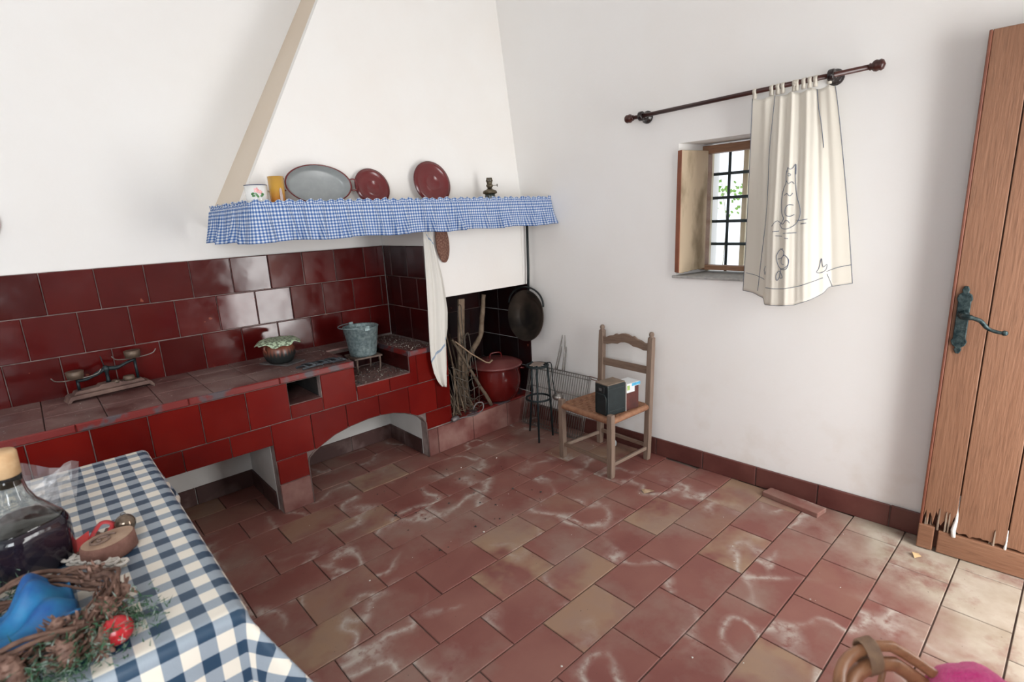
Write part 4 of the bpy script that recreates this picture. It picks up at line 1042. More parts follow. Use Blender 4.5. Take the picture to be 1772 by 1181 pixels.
st = tag(G().tube([(2.16, 3.0, 0.755), (2.28, 2.985, 0.645), (2.40, 2.965, 0.555), (2.43, 2.96, 0.545), (2.46, 2.96, 0.56)], 0.011, 8, flat=0.5).build('wooden_handle', M('pale_handle_wood', (0.36, 0.25, 0.17), (0.28, 0.19, 0.12), 0.7, 15)), 'pale curved wooden handle lying across the kindling', 'handle')
tg = thing('fire_tongs', (2.2, 2.95, 0.205), 'bent iron tongs lying over the hearth edge', 'tongs')
G().tube(smooth_path([(2.07, 2.935, 0.20), (2.12, 2.922, 0.212), (2.22, 2.905, 0.206), (2.30, 2.91, 0.225), (2.315, 2.925, 0.27), (2.27, 2.94, 0.275), (2.24, 2.945, 0.235)], 6), 0.005, 6).build('loop', M('grey_tongs', (0.12, 0.11, 0.115), (0.20, 0.18, 0.18), 0.5, 20, 0.5), tg)
G().lathe([(0.012, -0.03), (0.019, -0.02), (0.019, 0.02), (0.012, 0.03)], 12, Matrix.Translation((2.065, 2.932, 0.217)) @ Matrix.Rotation(rad(80), 4, 'Y')).build('end_knob', MATS['grey_tongs'], tg)
# straw litter on the hearth
lg = G(); r_ = random.Random(11)
for q in range(90):
    x, y = r_.uniform(2.06, 2.38), r_.uniform(2.955, 3.2); a = r_.uniform(0, 6.28); L = r_.uniform(0.03, 0.09); z = 0.207 + r_.uniform(0, 0.04)
    lg.tube([(x, y, z), (x + L * math.cos(a), max(2.95, y + L * math.sin(a)), z + r_.uniform(-0.0, 0.03))], 0.0016, 4)
tag(lg.build('twig_litter', STICK), 'litter of broken twigs and straw on the hearth', 'twigs', kind='stuff')

# ================================================================== stand, ladle, wire grill
ts = thing('pot_stand', (2.59, 2.61, 0), 'tall three-legged blue-black iron pot stand before the hearth', 'stand')
C = Vector((2.59, 2.615, 0))
for z, r in ((0.550, 0.078), (0.548, 0.060), (0.305, 0.088)):
    G().tube(ring(C + Vector((0, 0, z)), r, 28), 0.0075, 8, True).build('ring', IRON_BLUE, ts)
for fx, fy in ((2.506, 2.54), (2.618, 2.749), (2.672, 2.56)):
    d = (Vector((fx, fy, 0)) - C).normalized()
    G().tube([C + d * 0.072 + Vector((0, 0, 0.565)), C + d * 0.088 + Vector((0, 0, 0.305)), Vector((fx, fy, 0.0))], 0.0072, 8).build('leg', IRON_BLUE, ts)
ld = thing('ladle', (2.66, 2.53, 0.29), 'small metal ladle hooked on the iron pot stand', 'ladle')
STEEL = M('dull_steel', (0.45, 0.43, 0.41), (0.34, 0.32, 0.30), 0.3, 20, 0.85)
G().tube(smooth_path([(2.625, 2.545, 0.575), (2.652, 2.535, 0.56), (2.655, 2.53, 0.45), (2.663, 2.515, 0.34)], 5), 0.0035, 6).build('shaft', IRON_BLUE, ld)
G().ball((2.668, 2.495, 0.318), (0.040, 0.040, 0.026), 20, 10).build('bowl', STEEL, ld)
tag(G().box(-0.05, 0.05, -0.04, 0.04, 0, 0.006, M=Matrix.Translation((2.585, 2.61, 0.5575)) @ Matrix.Rotation(rad(25), 4, 'Z')).build('metal_plate', M('dusty_plate', (0.30, 0.24, 0.2), (0.2, 0.15, 0.13), 0.6, 20)), 'small dusty metal plate lying on the pot stand ring', 'plate')

GMx = Matrix.Translation(wb(0, 0, 0.16)) @ Matrix.Rotation(WB_ANG, 4, 'Z') @ Matrix.Rotation(rad(14.5), 4, 'Y')   # leaning on the wall
def gp_(s, z, o=0.0): return GMx @ Vector((-o, s, z))
gl = thing('wire_grill', wb(2.6, 0, 0.16), 'large hinged wire grill leaning against the right wall', 'grill')
for o_, nm in ((0.0, 'back_grid'), (0.022, 'front_grid')):
    g_ = G()
    for q in range(27):
        s = 2.345 + q * 0.0215
        g_.tube([gp_(s, 0.008, o_), gp_(s, 0.468, o_)], 0.0018, 4)
    for z in (0.03, 0.17, 0.31, 0.445): g_.tube([gp_(2.335, z, o_ - 0.002), gp_(2.915, z, o_ - 0.002)], 0.0017, 4)
    tag(g_.build('wire_mesh', STEELWIRE, gl), kind='stuff')
    G().tube([gp_(2.335, 0.006, o_), gp_(2.915, 0.006, o_), gp_(2.915, 0.470, o_), gp_(2.335, 0.470, o_)], 0.003, 6, True).build(nm + '_frame', STEELWIRE, gl)
    G().tube(smooth_path([gp_(2.655, 0.47, o_), gp_(2.635, 0.66, o_), gp_(2.630, 0.775, o_), gp_(2.655, 0.825, o_), gp_(2.618, 0.872, o_), gp_(2.581, 0.825, o_), gp_(2.606, 0.775, o_), gp_(2.595, 0.66, o_), gp_(2.585, 0.47, o_)], 6), 0.0042, 6).build('handle', STEELWIRE, gl)
G().tube([gp_(2.335, 0.455, 0.0), gp_(2.27, 0.452, 0.02), gp_(2.262, 0.47, 0.02), gp_(2.335, 0.475, 0.022)], 0.0035, 6).build('latch', M('reddish_wire', (0.25, 0.12, 0.10), None, 0.5), gl)
# ================================================================== chair with woven seat
ch = thing('rush_chair', (2.62, 2.04, 0), 'weathered wooden side chair with a woven seat by the right wall', 'chair')
FLp, FRp, BRp, BLp = Vector((2.456, 2.262, 0)), Vector((2.432, 1.845, 0)), Vector((2.795, 1.830, 0)), Vector((2.805, 2.225, 0))
def post(P, h_, name, lean=0.0, w_=0.019):
    top = P + Vector((lean, 0, h_))
    g_ = G(); vs = []
    for t_, ww in ((0, w_ * 0.86), (0.06, w_), (0.9, w_), (1.0, w_ * 0.92)):
        c = P.lerp(top, t_)
        for a, b in ((-1, -1), (1, -1), (1, 1), (-1, 1)): vs.append(c + Vector((a * ww, b * ww, 0)))
    fs = [(3, 2, 1, 0), (12, 13, 14, 15)]
    for i in range(3):
        for j in range(4): fs.append((i*4+j, i*4+(j+1)%4, (i+1)*4+(j+1)%4, (i+1)*4+j))
    g_.add(vs, fs)
    return g_.build(name, CHAIRWOOD, ch, 0.0035), top
for P in (FLp, FRp):
    post(P, 0.412, 'leg')
for P in (BLp, BRp):
    o, top = post(P, 0.815, 'back_post', 0.038)
    G().lathe([(0.0185, 0), (0.012, 0.006), (0.016, 0.014), (0.0165, 0.022), (0.012, 0.033), (0, 0.037)], 16, Matrix.Translation(top)).build('finial', CHAIRWOOD, o)
def rail(a, b, z0, z1, t_, name, m, lean=0.0):
    d = (b - a); L = d.length; d.normalize(); n = Vector((-d.y, d.x, 0))
    Mx = Matrix(((d.x, n.x, 0, a.x + lean), (d.y, n.y, 0, a.y), (0, 0, 1, 0), (0, 0, 0, 1)))
    return G().box(0.012, L - 0.012, -t_, t_, z0, z1, M=Mx).build(name, m, ch, 0.003)
rail(FLp, FRp, 0.085, 0.108, 0.008, 'stretcher', CHAIRWOOD_Y)
rail(BLp, BRp, 0.085, 0.110, 0.008, 'stretcher', CHAIRWOOD_Y)
rail(FRp, BRp, 0.070, 0.092, 0.008, 'stretcher', CHAIRWOOD_X)
rail(FLp, BLp, 0.070, 0.092, 0.008, 'stretcher', CHAIRWOOD_X)
rail(BLp, BRp, 0.575, 0.625, 0.007, 'back_slat', CHAIRWOOD_Y, 0.027)
cy0, cy1 = BLp.y, BRp.y
cr = [(0.012, 0.735), (0.10, 0.722), (0.19, 0.745), (0.30, 0.752), (0.36, 0.755)]
prof_t = [(0.0, 0.780), (0.04, 0.772), (0.07, 0.786), (0.10, 0.792), (0.125, 0.808), (0.14, 0.802), (0.165, 0.812), (0.195, 0.816), (0.225, 0.812), (0.25, 0.802), (0.265, 0.808), (0.29, 0.792), (0.32, 0.786), (0.35, 0.772), (0.395, 0.780)]
prof_b = [(0.395, 0.728), (0.34, 0.724), (0.30, 0.735), (0.26, 0.738), (0.23, 0.752), (0.195, 0.757), (0.16, 0.752), (0.135, 0.738), (0.09, 0.735), (0.05, 0.724), (0.0, 0.728)]
G().prism([(cy0 - 0.0 - a, b) for a, b in prof_t + prof_b], 'x', 2.825, 2.842).build('crest_rail', CHAIRWOOD_Y, ch, 0.004)
# woven seat: strands crossing over and under
WEAVE = M('woven_rush', (0.235, 0.105, 0.055), (0.34, 0.17, 0.095), 0.7, 30, bump=0.3)
seat = thing('seat', (2.62, 2.04, 0.37), None, None); adopt(seat, ch)
ZS = 0.378; NW = 12
def sp_(u, v): # u front->back, v right->left
    a = FRp.lerp(BRp, u); b = FLp.lerp(BLp, u); p = a.lerp(b, v); return Vector((p.x, p.y, ZS))
for dr in (0, 1):
    g_ = G()
    for i in range(NW):
        c = (i + 0.5) / NW; hw = 0.40 / NW
        vs = []
        for j in range(2 * NW + 1):
            t_ = j / (2 * NW); k_ = (j // 2 + i + dr) % 2
            z = (0.0045 if k_ else -0.002) if j % 2 else 0.0012
            for s in (-1, 1):
                p = sp_(t_, c + s * hw) if dr == 0 else sp_(c + s * hw, t_)
                vs.append(p + Vector((0, 0, z)))
        fs = [(2*j, 2*j+1, 2*j+3, 2*j+2) if dr == 1 else (2*j, 2*j+2, 2*j+3, 2*j+1) for j in range(2 * NW)]
        g_.add(vs, fs)
    o = g_.build('strand_layer', WEAVE, seat, solid=0.003)
for a, b in ((FLp, FRp), (FRp, BRp), (BRp, BLp), (BLp, FLp)):
    P = [a.lerp(b, k / 40) + Vector((0, 0, ZS - 0.012)) for k in range(1, 40)]
    G().tube(P, [0.019 + 0.0012 * (k % 2) for k in range(39)], 10).build('wrapped_rail', WEAVE, seat)
cord = thing('hanging_cord', (2.66, 2.0, 0.08), 'white cord and glass bauble hanging under the chair seat', 'cord')
G().tube([(2.66, 2.0, 0.37), (2.664, 2.0, 0.22), (2.66, 1.998, 0.13)], 0.0022, 6).tube([(2.672, 2.0, 0.37), (2.668, 2.0, 0.22), (2.662, 1.998, 0.13)], 0.0018, 6).build('strings', M('white_cord', (0.62, 0.6, 0.56), None, 0.8), cord)
G().ball((2.661, 1.998, 0.108), (0.022, 0.022, 0.026), 14, 9).build('bauble', M('grey_glass', (0.18, 0.2, 0.21), (0.36, 0.38, 0.38), 0.15, 60), cord)

# cassette player and carton on the seat
def boxframe(x, y, z, ang): return Matrix.Translation((x, y, z)) @ Matrix.Rotation(ang, 4, 'Z')
BM_ = boxframe(2.449, 1.880, 0.3835, rad(-9))
rp = thing('cassette_player', (2.52, 1.92, 0.3835), 'black cassette player standing on the chair seat', 'player')
BLK = M('black_plastic', (0.009, 0.016, 0.018), (0.016, 0.026, 0.028), 0.35, 30)
G().box(0, 0.150, 0, 0.115, 0, 0.196, M=BM_).build('case', BLK, rp, 0.007, 3)
G().box(0.002, 0.148, 0.003, 0.112, 0.194, 0.2005, M=BM_).build('dusty_top', M('dusty_plastic', (0.23, 0.17, 0.125), (0.17, 0.125, 0.09), 0.8, 14), rp, 0.002)
G().box(-0.004, 0.001, 0.028, 0.088, 0.145, 0.182, M=BM_).build('cassette_window', M('dark_window', (0.03, 0.034, 0.036), None, 0.12), rp, 0.002)
G().box(-0.0055, 0.0, 0.048, 0.072, 0.155, 0.172, M=BM_).build('dial', M('grey_dial', (0.13, 0.14, 0.14), None, 0.4), rp, 0.001)
G().tube([BM_ @ Vector(p) for p in ((-0.003, 0.012, 0.012), (-0.003, 0.012, 0.115), (-0.003, 0.025, 0.135), (-0.003, 0.095, 0.135), (-0.003, 0.105, 0.12), (-0.003, 0.105, 0.012))], 0.0022, 6).build('front_bezel', M('bezel_grey', (0.04, 0.055, 0.055), None, 0.3), rp)
for z in (0.03, 0.168): G().box(0.004, 0.146, -0.0015, 0.001, z, z + 0.003, M=BM_).build('seam', M('seam_grey', (0.035, 0.045, 0.045), None, 0.4), rp)
ct = thing('small_carton', (2.66, 1.90, 0.3835), 'dark red carton with a blue and white label behind the cassette player', 'box')
G().box(0.156, 0.268, 0.004, 0.108, 0, 0.150, M=BM_).build('carton', M('dark_red_card', (0.10, 0.022, 0.016), (0.055, 0.014, 0.012), 0.5, 14), ct, 0.003)
G().box(0.1515, 0.157, 0.0, 0.112, 0, 0.188, M=BM_).build('side_flap', M('grey_card', (0.42, 0.39, 0.36), None, 0.8), ct)
lb = G().box(0.157, 0.272, -0.003, 0.100, 0.152, 0.176, M=BM_).build('label_sheet', M('white_paper', (0.72, 0.75, 0.76), None, 0.5), ct, 0.001)
G().box(0.200, 0.273, -0.0042, -0.002, 0.156, 0.174, M=BM_).build('blue_print', M('blue_print', (0.05, 0.32, 0.58), (0.12, 0.5, 0.7), 0.4, 60), lb)
G().box(0.157, 0.225, -0.0035, 0.001, 0.118, 0.153, M=BM_).build('label_flap', MATS['white_paper'], ct)
G().box(0.160, 0.182, -0.0045, -0.003, 0.135, 0.165, M=BM_).build('green_print', M('green_print', (0.25, 0.48, 0.12), (0.5, 0.6, 0.2), 0.4, 60), lb)

# loose slab of terracotta by the skirting
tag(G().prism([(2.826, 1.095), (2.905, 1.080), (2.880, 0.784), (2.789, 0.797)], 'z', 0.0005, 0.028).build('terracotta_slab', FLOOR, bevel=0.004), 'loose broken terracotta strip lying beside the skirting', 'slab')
lf = G().add([(2.40, 1.585, 0.004), (2.43, 1.60, 0.016), (2.465, 1.585, 0.003), (2.435, 1.565, 0.010), (2.42, 1.62, 0.012), (2.45, 1.55, 0.014)], [(0, 1, 3), (1, 2, 3), (0, 4, 1), (2, 5, 3), (1, 4, 2), (0, 3, 5)])
tag(lf.build('dry_leaf', M('dry_leaf', (0.30, 0.20, 0.12), (0.42, 0.30, 0.2), 0.8, 40), solid=0.001), 'curled dry leaf on the floor before the chair', 'leaf')
tag(G().add([(2.735, 0.375, 0.003), (2.76, 0.39, 0.014), (2.785, 0.37, 0.003), (2.76, 0.355, 0.008)], [(0, 1, 3), (1, 2, 3)]).build('wood_chip', M('pale_chip', (0.55, 0.38, 0.2), None, 0.8), solid=0.002), 'pale wood chip on the floor near the door', 'chip')

# ================================================================== curtain rod and curtain
rod = thing('curtain_rod', wb(1.38, 2.10, 0.07), 'dark turned wooden curtain rod above the window', 'rod')
def rodp(s, o=0.0, dz=0.0): return wb(s, 2.133 + (1.986 - s) * 0.022 + dz, 0.072 + o)
G().tube([rodp(1.975), rodp(0.79)], 0.0115, 14).build('pole', RODWOOD, rod)
ax = (rodp(0.79) - rodp(1.975)).normalized()
def axis_M(p, d):
    z = Vector(d).normalized(); x = z.orthogonal().normalized(); y = z.cross(x)
    return Matrix(((x.x, y.x, z.x, p.x), (x.y, y.y, z.y, p.y), (x.z, y.z, z.z, p.z), (0, 0, 0, 1)))
for p, d in ((rodp(0.79), ax), (rodp(1.975), -ax)):
    G().lathe([(0.0115, 0), (0.016, 0.004), (0.013, 0.010), (0.022, 0.018), (0.0245, 0.028), (0.021, 0.038), (0.024, 0.044), (0.019, 0.054), (0.0, 0.062)], 18, axis_M(p, d)).build('finial', RODWOOD, rod)
inw = (WBM.to_3x3() @ Vector((-1, 0, 0)))
for s in (1.925, 0.935):
    b_ = G().lathe([(0.036, 0), (0.036, 0.008), (0.028, 0.016), (0.018, 0.03), (0.016, 0.055)], 20, axis_M(wb(s, 2.133 + (1.986 - s) * 0.022, 0.0), inw)).build('bracket', M('black_bracket', (0.016, 0.010, 0.010), None, 0.2), rod)
    G().lathe([(0.021, -0.014), (0.026, -0.01), (0.026, 0.01), (0.021, 0.014)], 18, axis_M(rodp(s), ax)).build('ring', MATS['black_bracket'], b_)

cur = thing('curtain', wb(1.1, 1.10, 0.09), 'cream cotton curtain with blue cat embroidery over half the window', 'curtain')
def curtmat(name, c):
    t = NT(name); P = t.pos()
    t.p(Base_Color=c, Roughness=0.85, Specular_IOR_Level=0.2)
    t.bump(t.noise(t.stretch(P, (300, 300, 900)), 1, 2), 0.08, 0.001)
    tr = t.n('ShaderNodeBsdfTranslucent'); tr.inputs[0].default_value = (*c, 1)
    mx = t.n('ShaderNodeMixShader'); mx.inputs[0].default_value = 0.28
    t.t.links.new(t.b.outputs[0], mx.inputs[1]); t.t.links.new(tr.outputs[0], mx.inputs[2]); t.t.links.new(mx.outputs[0], t.out.inputs[0])
    return t.m
CREAM = curtmat('cream_cotton', (0.86, 0.825, 0.745))
TOPS = [(0, 1.284), (0.12, 1.235), (0.25, 1.178), (0.5, 1.085), (0.7, 1.005), (0.85, 0.955), (1, 0.915)]
BOTS = [(0, 1.293), (0.08, 1.24), (0.22, 1.160), (0.30, 1.125), (0.5, 1.03), (0.68, 0.935), (0.78, 0.885), (0.86, 0.858), (1, 0.777)]
BOTZ = [(0, 1.145), (0.08, 1.140), (0.21, 1.118), (0.235, 1.090), (0.40, 1.090), (0.55, 1.100), (0.68, 1.130), (0.77, 1.160), (0.82, 1.190), (1, 1.212)]
OFFV = [(0, 0.045), (0.10, 0.06), (0.2, 0.085), (0.26, 0.125), (0.40, 0.135), (0.55, 0.13), (0.68, 0.115), (0.78, 0.085), (0.85, 0.06), (1, 0.045)]
def curt(u, v):
    s = lerp(interp(TOPS, u), interp(BOTS, u), v ** 0.9)
    z = lerp(2.118 - 0.012 * abs(math.sin(u * 14)), interp(BOTZ, u), v)
    k = min(1.0, v * 1.5)
    o = lerp(0.074, interp(OFFV, u), k)
    f = 0.0
    for c, w_, a in ((0.16, 0.03, 0.010), (0.33, 0.022, 0.016), (0.40, 0.02, -0.010), (0.47, 0.025, 0.018), (0.55, 0.02, -0.012), (0.63, 0.024, 0.014), (0.74, 0.025, -0.010), (0.90, 0.04, 0.006)):
        f += a * math.exp(-((u - c) / w_) ** 2)
    o += 0.62 * f * (1.0 - 0.35 * v)
    return wb(s, z, max(o, 0.02))
G().grid(curt, 90, 60).build('cloth', CREAM, cur, solid=0.0015)
TABM = curtmat('cream_tab', (0.78, 0.74, 0.65))
for s in (1.274, 1.193, 1.164, 1.142, 1.09, 1.079, 1.049, 1.023, 0.999, 0.941):
    c = rodp(s); g_ = G()
    prof = []
    for a in range(0, 13):
        t_ = rad(-60 + 300 * a / 12)
        prof.append(c + inw * (0.0135 * math.cos(t_)) * 1.0 + Vector((0, 0, 0.0135 * math.sin(t_))))
    prof = [c + inw * 0.006 + Vector((0, 0, -0.035))] + prof + [c - inw * 0.002 + Vector((0, 0, -0.035))]
    dv = ax * 0.0085
    vs = []
    for p in prof: vs += [p - dv, p + dv]
    g_.add(vs, [(2*i, 2*i+1, 2*i+3, 2*i+2) for i in range(len(prof) - 1)], True)
    g_.build('tab', TABM, cur, solid=0.0015)
EMB = {'v1': [(1.176, 2.115), (1.179, 1.982), (1.183, 1.845), (1.176, 1.601), (1.186, 1.411), (1.203, 1.153)], 'v2': [(0.992, 2.114), (0.978, 2.026), (0.961, 1.959), (0.945, 1.87), (0.941, 1.844)], 'hemL': [(1.28, 1.243), (1.208, 1.231), (1.165, 1.217)], 'hemM': [(1.148, 1.179), (1.078, 1.178), (0.999, 1.193), (0.943, 1.215), (0.894, 1.238)], 'hemR': [(0.884, 1.268), (0.839, 1.288), (0.789, 1.3)], 'v2b': [(0.881, 1.256), (0.858, 1.196)], 'back': [(1.05, 1.777), (1.049, 1.743), (1.041, 1.674), (1.03, 1.623), (1.015, 1.583), (1.009, 1.543), (1.021, 1.503), (1.053, 1.478), (1.083, 1.479), (1.097, 1.5)], 'front': [(1.082, 1.765), (1.088, 1.736), (1.085, 1.697), (1.095, 1.667), (1.099, 1.617), (1.093, 1.556), (1.081, 1.525), (1.094, 1.5)], 'ears': [(1.084, 1.746), (1.082, 1.767), (1.071, 1.759), (1.06, 1.765), (1.05, 1.78), (1.046, 1.733)], 'eye': [(1.078, 1.736), (1.072, 1.739), (1.066, 1.733), (1.071, 1.727), (1.078, 1.731)], 'muz': [(1.083, 1.706), (1.071, 1.691), (1.059, 1.7), (1.048, 1.689)], 'chest': [(1.088, 1.637), (1.074, 1.646), (1.061, 1.633), (1.05, 1.645)], 'tail': [(1.042, 1.589), (1.064, 1.59), (1.076, 1.571), (1.072, 1.545), (1.052, 1.536), (1.035, 1.544)], 'paw1': [(1.134, 1.49), (1.11, 1.516), (1.084, 1.499), (1.066, 1.519), (1.05, 1.504)], 'g1': [(1.127, 1.464), (1.097, 1.466)], 'g2': [(1.076, 1.455), (1.018, 1.457)], 'g3': [(1.022, 1.513), (0.975, 1.52)], 'g4': [(1.111, 1.443), (1.08, 1.441)], 'g5': [(1.002, 1.498), (0.978, 1.502)], 'g6': [(1.065, 1.432), (1.05, 1.429)], 'flower': [(1.071, 1.38), (1.089, 1.37), (1.099, 1.338), (1.088, 1.295), (1.07, 1.28), (1.044, 1.297), (1.043, 1.328), (1.059, 1.349), (1.073, 1.333), (1.074, 1.306), (1.061, 1.302)], 'fl2': [(1.083, 1.38), (1.065, 1.365), (1.071, 1.338), (1.093, 1.327)], 'fl3': [(1.054, 1.344), (1.04, 1.323), (1.047, 1.281), (1.074, 1.275)], 'stem': [(1.075, 1.28), (1.08, 1.237), (1.091, 1.22), (1.095, 1.247), (1.082, 1.269), (1.064, 1.238), (1.077, 1.232)], 'btf': [(0.915, 1.28), (0.921, 1.265), (0.905, 1.262), (0.887, 1.276), (0.885, 1.302), (0.898, 1.291), (0.907, 1.331), (0.912, 1.296), (0.915, 1.28)], 'leafL': [(1.158, 1.288), (1.170, 1.266), (1.160, 1.244), (1.155, 1.261)]}
def on_curtain(s, z, lift=0.0022):
    u, v = 0.5, 0.5
    for _ in range(14):
        lo, hi = 0.0, 1.0
        for _k in range(18):
            m_ = (lo + hi) / 2
            if lerp(interp(TOPS, m_), interp(BOTS, m_), v ** 0.9) > s: lo = m_
            else: hi = m_
        u = (lo + hi) / 2
        zt = 2.118 - 0.012 * abs(math.sin(u * 14)); v = min(1, max(0, (z - zt) / (interp(BOTZ, u) - zt)))
    return curt(u, v) + inw * lift
STITCH = M('blue_grey_stitch', (0.10, 0.13, 0.20), None, 0.8)
emb = None
for nm, L in EMB.items():
    P = smooth_path([(a, b, 0) for a, b in L], 5) if nm not in ('v1',) else smooth_path([(a, b, 0) for a, b in L], 14)
    pts = [on_curtain(p.x, p.y) for p in P]
    part_name = {'v': 'seam_stitch', 'h': 'seam_stitch'}.get(nm[0], 'embroidery')
    G().tube(pts, 0.0013 if part_name == 'seam_stitch' else 0.0014, 4).build(part_name, STITCH, cur)
for u in (0.0, 1.0):
    G().tube([curt(u, k / 30) + inw * 0.001 for k in range(31)], 0.0013, 4).build('seam_stitch', STITCH, cur)
G().tube([curt(k / 60, 1.0) + inw * 0.001 for k in range(61)], 0.0011, 4).build('seam_stitch', STITCH, cur)

# ================================================================== table and cloth
TX0, TX1, TY0, TY1, TZ = -0.80, 0.236, 1.20, 2.50, 0.752
tb = thing('dining_table', (-0.28, 1.86, 0), 'wooden table under the checked cloth', 'table')
TWOOD = M('table_wood', (0.20, 0.12, 0.07), (0.27, 0.17, 0.1), 0.6, 6)
G().box(TX0 + 0.03, TX1 - 0.03, TY0 + 0.03, TY1 - 0.03, TZ - 0.04, TZ).build('tabletop', TWOOD, tb, 0.004)
for x in (TX0 + 0.06, TX1 - 0.07):
    for y in (TY0 + 0.07, TY1 - 0.07): G().box(x - 0.028, x + 0.028, y - 0.028, y + 0.028, 0.001, TZ - 0.03).build('leg', TWOOD, tb, 0.004)
TC = TZ + 0.006; RR = 0.022
def cloth(u, v):
    a = lerp(TX0 - 0.30, TX1 + 0.285, u); b = lerp(TY0 - 0.30, TY1 + 0.22, v)
    qx = min(max(a, TX0 + RR), TX1 - RR); qy = min(max(b, TY0 + RR), TY1 - RR)
    d = Vector((a - qx, b - qy, 0)); L = d.length
    if L < 1e-6: return (a, b, TC)
    n = d / L
    arcL = RR * math.pi / 2
    corner = min(abs(n.x), abs(n.y)) * 1.41
    if L < arcL:
        t_ = L / RR
        return (qx + n.x * RR * math.sin(t_), qy + n.y * RR * math.sin(t_), TC - RR * (1 - math.cos(t_)))
    dn = L - arcL
    per = (qy if abs(n.x) > abs(n.y) else qx)
    ang = math.atan2(n.y, n.x)
    fl = 0.05 * dn + corner * 0.42 * dn
    fl += dn * (0.10 * math.sin(per * 17 + 1.3) * (1 - corner) + 0.16 * math.sin(ang * 7 + 0.6) * corner)
    fl = max(fl, 0.0) + RR
    return (qx + n.x * fl, qy + n.y * fl, TC - RR - dn * (0.985 - 0.10 * corner))
NU, NV = 128, 160
tag(G().grid(cloth, NU, NV, lambda u, v: (lerp(TX0 - 0.30, TX1 + 0.285, u), lerp(TY0 - 0.30, TY1 + 0.22, v))).build('tablecloth', CHECK, solid=0.0012), 'navy and cream checked cloth draped over the table', 'tablecloth')
TT = TC + 0.0012

# wine bottle
bt = thing('wine_bottle', (-0.128, 1.79, TT), 'squat square glass decanter of dark wine with a cork', 'bottle')
BT = Matrix.Translation((-0.128, 1.79, TT)) @ Matrix.Rotation(rad(28), 4, 'Z')
def sq(a, z):
    k = 1.0 if z < 0.11 else max(0.0, 1 - (z - 0.11) / 0.09)
    c = max(abs(math.cos(a)), abs(math.sin(a)))
    s_ = min(1.0 / c, 1.17)
    return lerp(1 + (0.02 * math.cos(20 * a) if 0.1 < z < 0.25 else 0), s_, k)
GLASS = NT('clear_glass'); GLASS.p(Base_Color=(0.86, 0.88, 0.86), Roughness=0.0, Transmission_Weight=1.0, IOR=1.45); GLASS = GLASS.m
prof = [(0.081, 0.1315), (0.080, 0.135), (0.064, 0.16), (0.045, 0.185), (0.034, 0.215), (0.030, 0.245), (0.031, 0.262), (0.028, 0.262), (0.027, 0.245), (0.031, 0.214), (0.042, 0.184), (0.061, 0.158), (0.077, 0.133)]
G().lathe(prof, 56, BT, caps=False, rfun=sq).build('glass_shoulder', GLASS, bt)
WINE = M('dark_wine', (0.006, 0.008, 0.014), (0.02, 0.010, 0.016), 0.06, 8)
G().lathe([(0, 0.0), (0.078, 0.0), (0.084, 0.006), (0.085, 0.110), (0.0845, 0.118), (0.081, 0.131), (0.0, 0.1315)], 56, BT, caps=False, rfun=sq).build('wine_filled_body', WINE, bt)
G().lathe([(0, 0.235), (0.0255, 0.235), (0.0275, 0.262), (0.0315, 0.264), (0.033, 0.322), (0.029, 0.328), (0, 0.328)], 24, BT, caps=False).build('cork', M('cork_tan', (0.52, 0.32, 0.16), (0.60, 0.40, 0.22), 0.8, 40), bt)
# cellophane
def film():
    t = NT('cellophane')
    tr = t.n('ShaderNodeBsdfTransparent'); gl_ = t.n('ShaderNodeBsdfGlossy', {'Roughness': 0.2, 'Color': (0.9, 0.9, 0.92, 1)}); df = t.n('ShaderNodeBsdfDiffuse', {'Color': (0.85, 0.86, 0.88, 1)})
    m1 = t.n('ShaderNodeMixShader'); m1.inputs[0].default_value = 0.5
    t.t.links.new(gl_.outputs[0], m1.inputs[1]); t.t.links.new(df.outputs[0], m1.inputs[2])
    m2 = t.n('ShaderNodeMixShader'); m2.inputs[0].default_value = 0.30
    t.t.links.new(tr.outputs[0], m2.inputs[1]); t.t.links.new(m1.outputs[0], m2.inputs[2]); t.t.links.new(m2.outputs[0], t.out.inputs[0])
    return t.m
FILM = film(); r_ = random.Random(5)
bag = thing('cellophane_wrap', (-0.10, 2.22, TT), 'crumpled clear cellophane wrap behind the wine bottle', 'wrap')
def crumple(cx, cy, w_, h_, dpt, nm, seed):
    q = random.Random(seed)
    def fn(u, v):
        x = cx + (u - 0.5) * w_ * (0.5 + 0.5 * v); z = TT + 0.004 + h_ * v * (0.75 + 0.25 * math.sin(5 * u + seed))
        y = cy + dpt * (0.5 * math.sin(6.5 * u + 3 * v + seed) + 0.3 * (v - 0.4) + 0.25 * math.sin(11 * v + 4 * u))
        return (x, y, z)
    o = G().grid(fn, 7, 5).build(nm, FILM, bag)
    for p in o.data.polygons: p.use_smooth = False
crumple(-0.150, 2.10, 0.24, 0.205, 0.06, 'film_sheet', 1)
crumple(-0.045, 2.16, 0.13, 0.13, 0.05, 'film_sheet', 4)
crumple(-0.10, 2.22, 0.20, 0.17, 0.07, 'film_sheet', 7)
